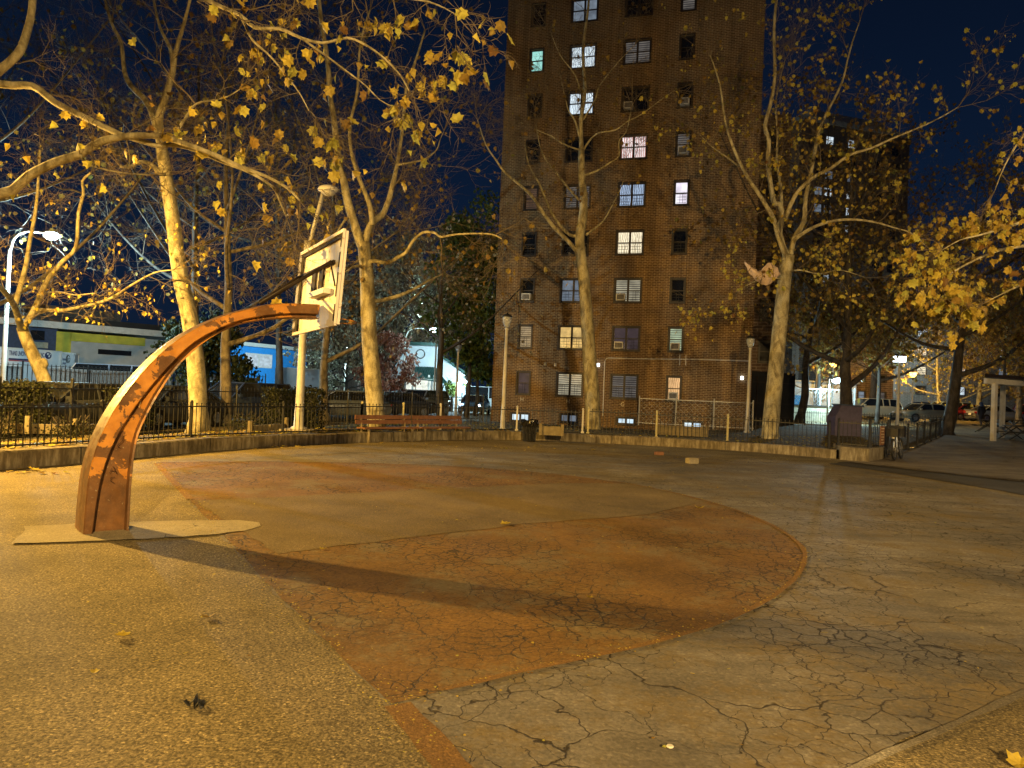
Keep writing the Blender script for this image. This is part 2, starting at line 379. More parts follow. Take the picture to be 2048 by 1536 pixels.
arc = crv([(-.57, 3.8, 0), (.09, 4.28, 0), (1, 4.9, 0), (1.73, 5.53, 0), (2.45, 6.42, 0), (3.1, 7.54, 0), (3.5, 8.7, 0), (3.6, 10.34, 0), (3.23, 12.17, 0), (2.35, 13.9, 0), (.89, 15.25, 0), (-1.3, 15.9, 0), (-3.4, 15.75, 0), (-5.2, 15.2, 0), (-6.9, 14.35, 0)], 4)
arc = [(p.x, p.y) for p in arc]
sheet('court_surface', [(.3, 2.3), (1.6, 3.34), (3.15, 4.38), (10.3, 9.2), (10.2, 16), (9.4, 20), (6, 21), (0, 20.4), (-4.5, 18), (-6.95, 14.28), (-4.31, 9.88), (-1.7, 5.56), (-.57, 3.8)], M['gray'], .004)
sheet('court_circle', arc + [(-4.31, 9.9), (-1.68, 5.56)], M['red'], .008, .012)
sheet('court_lane', [(-4.27, 9.9), (-3.2, 10.6), (-1.0, 12.2), (1.0, 13.6), (2.3, 14.0), (3.05, 12.8), (3.2, 11.9), (2.75, 11.3), (2.05, 10.37), (.18, 9.15), (-1.34, 7.77), (-2.2, 7.03)], M['lane'], .012)
inner = [(x - .0 + (-3.1 - x) * .012, y + (10 - y) * .012) for x, y in arc]
def strip(name, line, wd, m, z, amp=.008):
    a = []; b = []
    for i, p in enumerate(line):
        q0 = Vector(line[max(0, i - 1)]); q1 = Vector(line[min(len(line) - 1, i + 1)]); d = (q1 - q0).normalized(); n = Vector((-d.y, d.x))
        k = wd / 2 * rnd.uniform(.8, 1.15); a.append((p[0] + n.x * k, p[1] + n.y * k)); b.append((p[0] - n.x * k, p[1] - n.y * k))
    return sheet(name, a + b[::-1], m, z, amp)
strip('court_line', arc[2:38], .05, M['redline'], .016)
strip('court_line', [(-.52, 3.78), (-.2, 3.2), (.1, 2.7), (.33, 2.3)], .17, M['redline'], .016)
strip('court_line', arc[40:54], .07, M['whiteline'], .016, .02)
strip('court_line', [(.25, 2.3), (1.6, 3.30), (3.15, 4.34), (10.3, 9.14)], .05, M['whiteline'], .012)
strip('court_line', [(-6.8, 14.05), (-5.6, 12.05), (-4.35, 9.98)], .10, M['redline'], .014)
sheet('asphalt_strip', [(10.45, 9), (14.5, 14.6), (12.62, 17.7), (11.1, 19.9), (10.1, 21.9), (9.2, 20.9), (9.9, 19), (10.6, 15.5)], M['asphalt_dark'], .012)
sheet('plaza', [(10.15, 21.95), (11.1, 19.95), (12.62, 17.77), (14.5, 14.7), (40, 16), (60, 50), (50, 62), (30, 52), (26.5, 44), (19, 33), (12.7, 24.4), (11.2, 22.5)], M['plaza'], .022)
sheet('hoop_pad', [(-4.72, 6.98), (-4.93, 7.4), (-5.14, 7.77), (-4.7, 8.02), (-4.1, 8.30), (-3.5, 8.52), (-3.15, 8.60), (-2.88, 8.52), (-2.80, 8.30), (-2.88, 8.02), (-3.1, 7.76), (-3.5, 7.48), (-4.1, 7.2)], M['concrete'], .018, .02)

# curb
C = [(-14.2, -3), (-11.7, 4.8), (-8.56, 12.24), (-7.0, 17.0), (-5.7, 19.6), (-4.1, 22.0), (-2.0, 24.4), (.46, 26.0), (2.6, 26.2), (7.5, 25.2), (10.45, 23.2)]
cz = crv([(x, y, 0) for x, y in C], 4)
def offs(line, d):
    out = []
    for i, p in enumerate(line):
        t = (Vector(line[min(i + 1, len(line) - 1)]) - Vector(line[max(i - 1, 0)])); t = Vector((t[0], t[1])).normalized()
        out.append((p[0] - t.y * d, p[1] + t.x * d))
    return out
c0 = [(p.x, p.y) for p in cz]; c1 = offs(c0, .30)
mb = MB()
for i in range(len(c0) - 1):
    a, b, c, d = c0[i], c0[i + 1], c1[i + 1], c1[i]
    hz = [.30 + .012 * math.sin(i * 1.7), .30 + .012 * math.sin((i + 1) * 1.7)]
    bev = .03
    def lp(p, q, t): return (p[0] + (q[0] - p[0]) * t, p[1] + (q[1] - p[1]) * t)
    a2 = lp(a, d, .12); b2 = lp(b, c, .12)
    mb.add([(a[0], a[1], -.05), (b[0], b[1], -.05), (b[0], b[1], hz[1] - bev), (a[0], a[1], hz[0] - bev), (b2[0], b2[1], hz[1]), (a2[0], a2[1], hz[0]), (c[0], c[1], hz[1]), (d[0], d[1], hz[0]), (c[0], c[1], -.05), (d[0], d[1], -.05)],
           [(0, 1, 2, 3), (3, 2, 4, 5), (5, 4, 6, 7), (7, 6, 8, 9)])
cb = struct('curb', mb, M['curb'])
mb = MB()
for i in range(3, len(c0) - 2, 3):    # expansion joints, thin dark gaps in the curb
    a = Vector((*c0[i], 0)); d = (Vector((*c1[i], 0)) - a).normalized()
    mb.bar(a - d * .004 + Vector((0, 0, .14)), a + d * .29 + Vector((0, 0, .14)), .018, .325)
j = mb.build('joint', M['pure_black'], cb)

# planting beds behind the curb
Cb = [(-14.6, -3)] + [(x, y) for x, y in C[1:]] + [(12.35, 23.9), (16, 29), (20.5, 35.3), (25, 41.7)]
Ob = [(-18, -3), (-14.4, 5), (-12.0, 12), (-10.6, 17.5), (-9.9, 21), (-9.0, 25), (-7, 31), (-2, 40.5), (3, 39.8), (8, 38.2), (11.5, 37.3), (12.4, 36.8), (13.2, 38.5), (15, 42), (20, 46)]
cI = offs(Cb, .28); mb = MB(); K = 10
for i in range(len(cI)):
    for k in range(K + 1):
        t = k / K; x = cI[i][0] + (Ob[i][0] - cI[i][0]) * t; y = cI[i][1] + (Ob[i][1] - cI[i][1]) * t
        z = gz(x, y) + (.275 if i < 11 else .06) * (1 - sm(.3, .95, t)) + .02 + rnd.uniform(-.012, .02) * (k > 0); mb.v.append((x, y, z))
for i in range(len(cI) - 1):
    for k in range(K): b = i * (K + 1) + k; mb.f.append((b, b + K + 1, b + K + 2, b + 1)); mb.m.append(0)
struct('soil', mb, M['soil'], True)
# street and pavement on the left, beyond the tall railing
def band(name, line, m, z):
    s = MB(); s.add([(x, y, z) for x, y in line], [tuple(range(len(line)))]); return struct(name, s, m)
band('road', [(-40, 2), (-13.2, 6), (-12.4, 14), (-11.6, 22), (-9.5, 30), (-3.5, 44), (-2, 60), (3, 100), (-22, 100), (-30, 60)], M['asphalt_dark'], .006)

# ------------------------------------------------------------ basketball hoop
base = Vector((-4.25, 7.55, 0)); HA = R(40); hd = Vector((math.cos(HA), math.sin(HA), 0)); hn = Vector((-hd.y, hd.x, 0))
def onplane(u, v, o=base, n=hn):
    r = ray(u, v); e0 = Vector((0, 0, EYE)); t = (o - e0).dot(n) / r.dot(n); return e0 + r * t
def rs(pts, k=3): return crv([onplane(*p) for p in pts], k)
Ol = rs([(166, 1078), (175, 970), (191, 900), (220, 835), (260, 775), (316, 712), (373, 668), (443, 634), (510, 616), (565, 607), (640, 609)])
Gl = rs([(184, 1078), (199, 975), (219, 908), (249, 848), (289, 790), (338, 733), (390, 684), (457, 649), (513, 634), (581, 627), (637, 629)])
Il = rs([(258, 1068), (264, 960), (274, 884), (291, 839), (319, 787), (357, 733), (405, 688), (461, 656), (513, 643), (581, 636), (638, 638)])
hoop = thing('basketball_hoop', 'rusty orange and brown curved post holding a bare backboard over the court', 'basketball hoop', base)
nS = len(Ol)
def put(p, z0): return Vector((p.x, p.y, max(p.z, -.02))) + hn * z0
W0 = .50; ring = []
mb = MB()
for i in range(nS):
    wd = W0 * (1 - .50 * i / (nS - 1)); o, g_, q = Ol[i], Gl[i], Il[i]; rc = min(.10, wd * .28)
    dpt = (q - o); dn = dpt.normalized()
    lip = min(.03, (q - g_).length * .3)
    ring.append([put(o + dn * .012, wd), put(o, wd - .012), put(o - dn * .012, wd * .5), put(o, .012), put(o + dn * .012, 0), put(g_ - dn * .01, 0), put(g_, .012), put(g_ + dn * .006, rc), put(q - dn * lip, rc), put(q - dn * (lip - .006), .008), put(q - dn * .005, 0), put(q, .01), put(q, wd - .01), put(q - dn * .02, wd), put(g_, wd), put(g_ - dn * .01, wd)])
nr = len(ring[0]); vs = [p for r_ in ring for p in r_]; fs = []; ms = []
for i in range(nS - 1):
    for k in range(nr):
        k2 = (k + 1) % nr; fs.append((i * nr + k, i * nr + k2, (i + 1) * nr + k2, (i + 1) * nr + k))
fs.append(tuple(range(nr))); fs.append(tuple((nS - 1) * nr + k for k in range(nr - 1, -1, -1)))
mb.add(vs, fs)
def hoop_mat():
    m, t, b = nodes('flaking_orange_paint'); v = coord(t)
    g = t.nodes.new('ShaderNodeTexCoord'); s = t.nodes.new('ShaderNodeSeparateXYZ'); t.links.new(g.outputs['Object'], s.inputs[0])
    f = noise(t, v, 3.0, 8, .62, .4); z = s.outputs[2]
    # wear is heaviest along the middle height of the curve and light near the foot
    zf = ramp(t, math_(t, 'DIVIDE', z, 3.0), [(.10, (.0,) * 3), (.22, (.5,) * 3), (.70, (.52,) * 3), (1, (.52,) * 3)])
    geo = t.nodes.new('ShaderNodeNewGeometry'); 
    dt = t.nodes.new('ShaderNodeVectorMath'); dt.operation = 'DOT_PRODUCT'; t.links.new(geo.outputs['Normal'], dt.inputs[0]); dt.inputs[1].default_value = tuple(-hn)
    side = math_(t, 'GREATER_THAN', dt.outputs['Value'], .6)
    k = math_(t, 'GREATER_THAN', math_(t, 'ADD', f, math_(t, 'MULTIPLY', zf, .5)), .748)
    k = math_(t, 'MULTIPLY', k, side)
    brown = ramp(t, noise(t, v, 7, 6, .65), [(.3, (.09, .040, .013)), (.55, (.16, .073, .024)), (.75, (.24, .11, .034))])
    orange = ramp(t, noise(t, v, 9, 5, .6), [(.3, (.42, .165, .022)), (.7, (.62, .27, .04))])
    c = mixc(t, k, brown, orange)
    sc = math_(t, 'GREATER_THAN', noise(t, v, 34, 5, .7), .66); c = mixc(t, math_(t, 'MULTIPLY', sc, .75), c, (.42, .36, .24))
    t.links.new(c, b.inputs['Base Color'])
    t.links.new(ramp(t, noise(t, v, 12, 4), [(.3, (.35,) * 3), (.7, (.62,) * 3)]), b.inputs['Roughness'])
    bump(t, b, math_(t, 'ADD', math_(t, 'MULTIPLY', k, .6), noise(t, v, 30, 4)), .35, .004); return m
M['hoop'] = hoop_mat()
post = mb.build('post', M['hoop'], hoop)
# scratched letters A C and scribbles on the post
def decal_line(pts, rad, m, name, par, off=-.006):
    s = MB()
    for seg in pts: s.tube([onplane(*p) + hn * off for p in seg], rad, 4)
    return s.build(name, m, par)
M['scratch_dark'] = mat('dark_scratch', (.05, .02, .01), .7); M['scratch_light'] = mat('pale_scratch', (.55, .45, .32), .7)
def dec(pts, rad, m, name, off):
    return decal_line(pts, rad, m, name, post, off)
for sg_ in ([[(221, 947), (228, 933), (236, 949)], [(223, 943), (234, 943)]], [[(232, 955), (224, 956), (223, 963), (230, 967)]], [[(243, 875), (249, 872), (248, 882), (236, 893), (243, 897)]]): dec(sg_, .0035, M['scratch_dark'], 'scratched_letter', .052)
for sg_ in ([(306, 762), (326, 745), (318, 758), (306, 762)], [(298, 770), (310, 766), (304, 774), (296, 778)], [(290, 781), (299, 776), (292, 790)], [(280, 796), (292, 793)], [(272, 808), (285, 801), (280, 815)]): dec([sg_], .003, M['scratch_light'], 'scratched_tag', .05)
# backboard
q = [AT(589, 669, 10.07), AT(606, 509, 10.07), AT(693, 461, 8.53), AT(674, 648, 8.53)]
bn = (q[2] - q[0]).cross(q[1] - q[3]).normalized()
if bn.dot(hd) < 0: bn = -bn
qc = (q[0] + q[1] + q[2] + q[3]) / 4; q = [onplane(u, v, qc, bn) for u, v in ((589, 669), (606, 509), (693, 461), (674, 648))]
def bw_mat():
    m, t, b = nodes('weathered_backboard'); v = coord(t)
    vs = coord(t, scale=(1, 1, .25)); c = ramp(t, noise(t, vs, 9, 5, .65), [(.3, (.60, .55, .50)), (.7, (.78, .74, .68))])
    k = math_(t, 'GREATER_THAN', noise(t, vs, 5, 6, .65), .60); c = mixc(t, k, c, (.76, .66, .42))
    k2 = math_(t, 'GREATER_THAN', noise(t, v, 6, 6, .7), .63); c = mixc(t, k2, c, (.42, .33, .30))
    t.links.new(c, b.inputs['Base Color']); b.inputs['Roughness'].default_value = .65; return m
M['board'] = bw_mat()
M['board_iron'] = mat('chipped_dark_steel', (.030, .022, .018), .8, 0, .4, 9, spec=.1)
mb = MB(); mb.slab(q, bn, .03); board = mb.build('backboard', M['board'], hoop)
bx = (q[3] - q[0]).normalized(); bz = (q[1] - q[0]).normalized(); bw = (q[3] - q[0]).length; bh = (q[1] - q[0]).length
def bp(a, z, o=0): return q[0].lerp(q[3], a).lerp(q[1].lerp(q[2], a), z) - bn * o
mb = MB()
for a, b_ in (((0, 0), (0, 1)), ((0, 1), (1, 1)), ((1, 1), (1, 0)), ((1, 0), (0, 0))):
    mb.bar(bp(*a, .02), bp(*b_, .02), .032, .04)
mb.build('edge_frame', M['board'], hoop)
mb = MB()
mb.slab([bp(.03, .03, .012), bp(.085, .03, .012), bp(.085, .97, .012), bp(.03, .97, .012)], -bn, .012)
mb.slab([bp(.03, .965, .012), bp(.97, .965, .012), bp(.97, .935, .012), bp(.03, .935, .012)], -bn, .012)
for z0, z1 in ((.04, .22), (.30, .56), (.62, .78), (.84, .95)):
    mb.slab([bp(.94, z0, .012), bp(.975, z0, .012), bp(.975, z1, .012), bp(.94, z1, .012)], -bn, .012)
mb.build('edge_flange', M['board_iron'], hoop)
for a0 in (.36, .53):
    mb = MB(); mb.slab([bp(a0, .40, .006), bp(a0 + .09, .40, .006), bp(a0 + .09, .72, .006), bp(a0, .72, .006)], -bn, .02); mb.build('rear_channel', M['board_iron'], hoop)
mb = MB(); mb.slab([bp(.46, .36, .006), bp(.80, .36, .006), bp(.80, .42, .006), bp(.46, .42, .006)], -bn, .09); mb.build('rear_bracket', M['board'], hoop)
mb = MB(); s0 = onplane(528, 606) + hn * .12; e1 = bp(.84, .70, .05)
mb.tube([s0, e1], .022, 8); mb.tube([s0 + Vector((0, 0, .03)), bp(.08, .70, .05)], .018, 8); mb.build('brace', M['board_iron'], hoop, True)
mb = MB(); mb.tube([bp(.82, .69, .05), bp(.93, .42, .03)], .010, 6); mb.bar(bp(.04, .70, .03), bp(.86, .70, .03), .03, .035); mb.build('rear_strut', M['board_iron'], hoop)
mb = MB(); ct = bp(.5, .14) + bn * .03; rc_ = ct + bn * .28
pts = [rc_ + (bn * math.cos(a) + bx * math.sin(a)) * .228 for a in [2 * math.pi * k / 24 for k in range(25)]]
mb.tube(pts, .009, 6, False); mb.bar(ct, ct + bn * .07, .12, .02); mb.bar(ct + bx * .07, rc_ - bn * .2 + bx * .08, .015, .015); mb.bar(ct - bx * .07, rc_ - bn * .2 - bx * .08, .015, .015)
mb.build('rim', M['hoop'], hoop)

# ------------------------------------------------------------ sodium lamp that lights the court (just outside the frame on the left)
def park_lamp(label, x, y, z0, h, kind='clear', power=0, col=SODIUM, group='park lamp posts', size=.14, m=None):
    t = thing('park_lamp', label, 'lamp post', (x, y, z0), 0, group); c = (x, y, z0); m = m or M['pole']
    s = MB(); s.lathe(c, [(.16, 0), (.16, .06), (.11, .10), (.10, .5), (.085, .55), (.075, 1.2), (.055, h - .62), (.075, h - .60), (.075, h - .56), (.05, h - .54)], 14); s.build('pole', m, t, True)
    g_ = MB()
    if kind == 'lantern':
        for sx in (-.17, .17): g_.box((x + sx, y, z0 + h - .38), (.22, .22, .30))
        g_.build('globe', M['bulb_dim'], t)
        s = MB(); s.box((x, y, z0 + h - .57), (.5, .08, .06))
        for sx in (-.17, .17): s.lathe((x + sx, y, z0 + h - .22), [(.16, 0), (.10, .07), (.02, .12)], 10)
        s.build('cap', M['pure_black'], t)
    else:
        gk = 1.6 if kind == 'lit' else 1
        g_.lathe((x, y, z0 + h - .54), [(.06 * gk, 0), (.10 * gk, .05), (.165 * gk, .20), (.18 * gk, .33), (.175 * gk, .42), (.10, .44)], 16)
        g_.build('globe', M['clear_globe'] if kind == 'clear' else M['bulb_sodium'], t, True)
        s = MB(); s.lathe((x, y, z0 + h - .13), [(.195, 0), (.19, .04), (.13, .10), (.04, .13), (.02, .18)], 16); s.build('cap', M['pure_black'], t, True)
        if kind == 'clear':
            s = MB(); s.tube([(x, y, z0 + h - .52), (x, y, z0 + h - .28)], [.035, .03], 8); s.lathe((x, y, z0 + h - .2), [(.06, 0), (.12, .05), (.12, .07)], 10); s.build('bulb', M['white_metal'], t, True)
    if power:
        lamp_light('lamp_light', (x, y, z0 + h - .30), power, col, size, t)
    return t
L1 = thing('street_lamp', 'tall sodium lamp beyond the left curb, its orange light falling across the court', 'street lamp', (-13.4, 13, .2))
mb = MB(); mb.tube([(-13.4, 13, .2), (-13.4, 13, 3.5), (-13.4, 13, 5.75)], [.10, .08, .06], 12); mb.tube([(-13.4, 13, 5.70), (-13.25, 13, 5.85), (-13.0, 13, 5.85)], .035, 8); mb.build('pole', M['pole'], L1, True)
mb = MB(); mb.lathe((-13, 13, 5.66), [(.20, 0), (.22, .03), (.20, .16), (.08, .24)], 14); mb.tube([(-13, 13, 5.45), (-13, 13, 5.67)], [.29, .21], 18, False); mb.build('lamp_head', M['white_metal'], L1, True)
mb = MB(); mb.ball((-13, 13, 5.58), .11, 10, (1, 1, .6)); mb.build('bulb', M['bulb_sodium'], L1, True)
lamp_light('lamp_light', (-13, 13, 5.4), 14500, SODIUM, .11, L1)
# second lamp, off to the right of the picture
park_lamp('lit lamp post outside the right edge of the plaza', 19.5, 9, 0, 6.6, 'lit', 11000, (1.0, .74, .42), size=.34)
# third lamp, behind the photographer
L3 = thing('street_lamp', 'floodlight pole at the near side of the court behind the viewer', 'street lamp', (2.5, -14, 0))
mb = MB(); mb.tube([(2.5, -14, 0), (2.5, -14, 7.6)], [.12, .07], 12); mb.build('pole', M['pole'], L3, True)
mb = MB(); mb.box((2.5, -14.1, 7.75), (.5, .35, .4)); mb.build('lamp_head', M['white_metal'], L3)
mb = MB(); mb.box((2.5, -13.9, 7.72), (.42, .06, .3)); mb.build('bulb', M['bulb_sodium'], L3)
sl = bpy.data.lights.new('lamp_light', 'SPOT'); sl.energy = 36000; sl.color = (1.0, .64, .22); sl.shadow_soft_size = .35; sl.spot_size = R(76); sl.spot_blend = 1.0
so = bpy.data.objects.new('lamp_light', sl); COL.objects.link(so); so.parent = L3; so.location = (0, .5, 7.6); so.rotation_euler = (Vector((0, 1, -.28))).to_track_quat('-Z', 'Y').to_euler()

# ------------------------------------------------------------ buildings
class Facade:
    """a wall from point A to point B (ground plan); a runs along it, b into the building"""
    def __init__(s, A, B):
        s.A = Vector((A[0], A[1], 0)); B = Vector((B[0], B[1], 0)); s.W = (B - s.A).length; s.d = (B - s.A).normalized()
        s.n = Vector((-s.d.y, s.d.x, 0)); s.rz = math.atan2(s.d.y, s.d.x)
    def hit(s, u, v):
        p = onplane(u, v, s.A, s.n); return (p - s.A).dot(s.d), p.z
def holed_wall(mb, W, z0, z1, rects, depth=.14, back=12.0, rail=None):
    xs_ = sorted({0, W} | {r[0] for r in rects} | {r[1] for r in rects}); zs = sorted({z0, z1} | {r[2] for r in rects} | {r[3] for r in rects})
    for i in range(len(xs_) - 1):
        for j in range(len(zs) - 1):
            cx, cz_ = (xs_[i] + xs_[i + 1]) / 2, (zs[j] + zs[j + 1]) / 2
            if any(r[0] < cx < r[1] and r[2] < cz_ < r[3] for r in rects): continue
            mb.add([(xs_[i], 0, zs[j]), (xs_[i + 1], 0, zs[j]), (xs_[i + 1], 0, zs[j + 1]), (xs_[i], 0, zs[j + 1])], [(0, 1, 2, 3)])
    for a, b, c, d in [r[:4] for r in rects]:
        mb.add([(a, 0, c), (b, 0, c), (b, 0, d), (a, 0, d), (a, depth, c), (b, depth, c), (b, depth, d), (a, depth, d)], [(0, 4, 5, 1), (1, 5, 6, 2), (2, 6, 7, 3), (3, 7, 4, 0)])
    mb.add([(0, 0, z0), (W, 0, z0), (W, back, z0), (0, back, z0), (0, 0, z1), (W, 0, z1), (W, back, z1), (0, back, z1)], [(1, 2, 6, 5), (2, 3, 7, 6), (3, 0, 4, 7), (4, 5, 6, 7)])
def window(par, a, b, c, d, pane, n=1, ac=None, guard=True, depth=.14, rails=True, fm=None):
    fm = fm or M['frame']; s = MB(); t_ = .055
    y = depth - .04
    s.box(((a + b) / 2, y, c + t_ / 2), (b - a, .08, t_)); s.box(((a + b) / 2, y, d - t_ / 2), (b - a, .08, t_))
    s.box((a + t_ / 2, y, (c + d) / 2), (t_, .081, d - c - 2 * t_)); s.box((b - t_ / 2, y, (c + d) / 2), (t_, .081, d - c - 2 * t_))
    # proud outer casing
    s.box(((a + b) / 2, -.012, d + .035), (b - a + .14, .05, .07)); s.box(((a + b) / 2, -.02, c - .04), (b - a + .16, .09, .08))
    s.box((a - .035, -.012, (c + d) / 2), (.07, .05, d - c)); s.box((b + .035, -.012, (c + d) / 2), (.07, .05, d - c))
    if n == 2: s.box(((a + b) / 2, y, (c + d) / 2), (.11, .082, d - c - 2 * t_))
    if rails:
        for k in range(n):
            x0 = a + (b - a) / n * k + .05; x1 = a + (b - a) / n * (k + 1) - .05
            s.box(((x0 + x1) / 2, y - .005, (c + d) / 2), (x1 - x0, .07, .05))
    wf = s.build('window', fm, par, local=True)
    for k in range(n):
        x0 = a + (b - a) / n * k; x1 = a + (b - a) / n * (k + 1); g = MB(); g.add([(x0 + .02, depth, c + .02), (x1 - .02, depth, c + .02), (x1 - .02, depth, d - .02), (x0 + .02, depth, d - .02)], [(0, 1, 2, 3)])
        g.build('pane', P[pane] if isinstance(pane, str) else pane, wf, local=True)
    if guard:
        g = MB(); hgt = (d - c) * .42
        for k in range(n):
            if ac is not None and ac == k: continue
            x0 = a + (b - a) / n * k + .09; x1 = a + (b - a) / n * (k + 1) - .09
            for j in range(4): g.box(((x0 + x1) / 2, .035, c + .10 + hgt / 3.4 * j), (x1 - x0, .014, .018))
            xm = (x0 + x1) / 2
            for xx in (xm - .07, xm + .07): g.box((xx, .05, c + .08 + hgt / 2), (.016, .014, hgt))
        if g.v: g.build('window_guard', M['pure_black'], wf, local=True)
    if ac is not None:
        x0 = a + (b - a) / n * ac + .10; x1 = a + (b - a) / n * (ac + 1) - .12; s = MB()
        s.box(((x0 + x1) / 2, -.04, c + .06 + .19), (x1 - x0, .36, .38)); q_ = s.build('air_conditioner', M['white_metal'], wf, local=True)
        s = MB(); s.box(((x0 + x1) / 2 , -.226, c + .25), (x1 - x0 - .10, .012, .27)); s.mi = 0
        s.build('grille', M['grille'], wf, local=True)
    return wf
M['grille'] = mat('air_conditioner_grille', (.16, .15, .14), .7, var=.5, scale=20)

FB = Facade((AT(984, 780, 42.1).x, 42.1), (AT(1501, 805, 38.1).x, 38.1))
tower = thing('apartment_building', 'tall brown brick apartment block with scattered lit windows behind the court', 'apartment building', FB.A, FB.rz)
def fa(u, v=790): return FB.hit(u, v)[0]
cols = [(fa(1034, 770), fa(1059, 770), 1), (fa(1114, 772), fa(1164, 772), 2), (fa(1222, 775), fa(1274, 775), 2), (fa(1334, 777), fa(1361, 777), 1)]
zw0 = [FB.hit(1045, 788)[1], FB.hit(1140, 793)[1], FB.hit(1248, 796)[1], FB.hit(1347, 800)[1]]; zb = sum(zw0) / 4; FH = 2.66; WH = 1.27
state = [ # per floor: (pane, ac slot)
 [('purple', None), ('creamdim', None), ('grey', None), ('orange', 0)],
 [('tan', None), ('warm', None), ('purple', 0), ('green', 0)],
 [('dark', 0), ('bluegrey', None), ('creamdim', 0), ('dark', None)],
 [('dark', None), ('dark', 1), ('cream', None), ('dark', None)],
 [('pinkdim', None), ('grey', None), ('blue', None), ('lav', None)],
 [('dark', None), ('dark', None), ('pink', None), ('grey', 0)],
 [('dark', None), ('white', None), ('dark', 0), ('dark', 0)],
 [('cyan', None), ('white', None), ('grey', None), ('dark', None)],
 [('dark', None), ('bluegrey', None), ('dark', None), ('grey', None)],
 [('dark', None), ('dark', 0), ('creamdim', None), ('dark', None)],
 [('dark', None), ('tan', None), ('dark', None), ('dark', None)],
 [('grey', None), ('dark', None), ('dark', None), ('dark', None)]]
rects = []; wl = []
for f_, row in enumerate(state):
    for k, (a, b, n_) in enumerate(cols):
        c = zb + FH * f_; rects.append((a, b, c, c + WH)); wl.append((a, b, c, c + WH, row[k][0], n_, row[k][1]))
bz_ = []
for (u0, u1, v0, v1) in ((1022, 1057, 826, 843), (1121, 1153, 828, 845), (1234, 1269, 835, 849), (1367, 1403, 843, 856)):
    a, z1_ = FB.hit(u0, v0); b, z0_ = FB.hit(u1, v1); bz_.append((a, b, z0_, z1_)); rects.append((a, b, z0_, z1_))
s = MB(); holed_wall(s, FB.W, -.3, zb + FH * 12 + .6, rects, .14, 15); s.build('wall', M['brick'], tower, local=True)
for a, b, c, d, p_, n_, ac in wl: window(tower, a, b, c, d, p_, n_, ac, guard=c < zb + FH * 5)
for i, (a, b, c, d) in enumerate(bz_):
    window(tower, a, b, c, d, ('basement', 'bluegrey', 'basement', 'basement')[i], 2, None, guard=False, rails=False)
s = MB()
def fw(u, v, off=-.03): a, z = FB.hit(u, v); return Vector((a, off, z))
s.tube([fw(1206, 832), fw(1208, 770), fw(1210, 722), fw(1213, 717), fw(1218, 716), fw(1300, 718), fw(1400, 719), fw(1498, 722)], .028, 6); s.build('conduit', M['white_metal'], tower, local=True)
for u0, v0, u1, v1 in ((1376, 435, 1367, 745), (1046, 470, 1031, 745)):
    s = MB(); s.tube([fw(u0, v0, -.012), fw(u1, v1, -.012)], .008, 4); s.build('wall_cable', M['sill'], tower, local=True)
M['letter'] = mat('pale_letter_paint', (.62, .55, .38), .7)
def text(body, size, par, loc, rot, m, name='lettering', ext=.004, align='CENTER', sx=1.0):
    c = bpy.data.curves.new(name, 'FONT'); c.body = body; c.size = size; c.extrude = ext; c.align_x = align; c.align_y = 'CENTER'
    c.materials.append(m); o = bpy.data.objects.new(name, c); COL.objects.link(o); o.parent = par; o.location = loc; o.rotation_euler = rot; o.scale = (sx, 1, 1)
    if size > .35: c.offset = .008
    dg = bpy.context.evaluated_depsgraph_get(); me = bpy.data.meshes.new_from_object(o.evaluated_get(dg)); o2 = bpy.data.objects.new(name, me); COL.objects.link(o2)
    o2.parent = par; o2.location = loc; o2.rotation_euler = rot; bpy.data.objects.remove(o); o2.name = name
    xs2 = [v.co.x for v in me.vertices]; o2['span'] = max(xs2) - min(xs2); return o2
for ch, u, v in (('H', 1044, 799), ('H', 1136, 803), ('G', 1245, 809)):
    a, z = FB.hit(u, v); text(ch, .30, tower, (a, -.012, z), (R(90), 0, 0), M['letter'], 'painted_letter')
for u, v, b_ in ((1091, 728, 0), (1111, 730, 0), (1197, 730, 1), (1484, 756, 1)):
    s = MB(); a, z = FB.hit(u, v); s.box((a, -.07, z), (.13, .12, .18)); s.build('wall_lamp', M['bulb_dim'] if b_ else M['lens'], tower, local=True)
s = MB(); a, z = FB.hit(1366, 714)
for du in (-.16, .16): s.bar((a + du, -.03, z - .55 + .1), (a + du, -.20, z + .1), .03, .03)
s.build('air_conditioner_bracket', M['white_metal'], tower, local=True)

M['dull_pane'] = mat('dull_dark_pane', (.03, .03, .035), .5, spec=.2)
# side wing of the same estate, set back to the right
FW = Facade((AT(1490, 800, 46).x, 46), (AT(1562, 800, 45.4).x, 45.4)); wing = thing('apartment_wing', 'dark brick wing set back beside the lit apartment block', 'apartment building', FW.A, FW.rz)
s = MB(); rc = [(.75, 1.45, zb + FH * f_, zb + FH * f_ + 1.3) for f_ in range(7)]
holed_wall(s, FW.W, -.5, 20, rc, .14, 10); s.build('wall', M['brick_far'], wing, local=True)
for i, r_ in enumerate(rc): window(wing, *r_, M['dull_pane'], 1, None, guard=False)
# low link with dark doors
FD = Facade((AT(1502, 800, 41).x, 41.0), (AT(1548, 800, 42.5).x + 1.2, 42.5)); dl = thing('entrance_shed', 'low dark entrance with tall black doors between block and sycamore', 'shed', FD.A, FD.rz)
s = MB(); s.box((FD.W / 2, 1.5, 1.65), (FD.W, 3, 3.7)); s.build('wall', M['pure_black'], dl, local=True)
s = MB(); 
for x in (.4, 1.0, 1.6): s.box((x, -.03, 1.6), (.04, .05, 3.2))
for z in (.9, 1.7, 2.9): s.box((FD.W / 2, -.03, z), (FD.W - .1, .04, .04))
s.build('door_grid', M['frame'], dl, local=True)

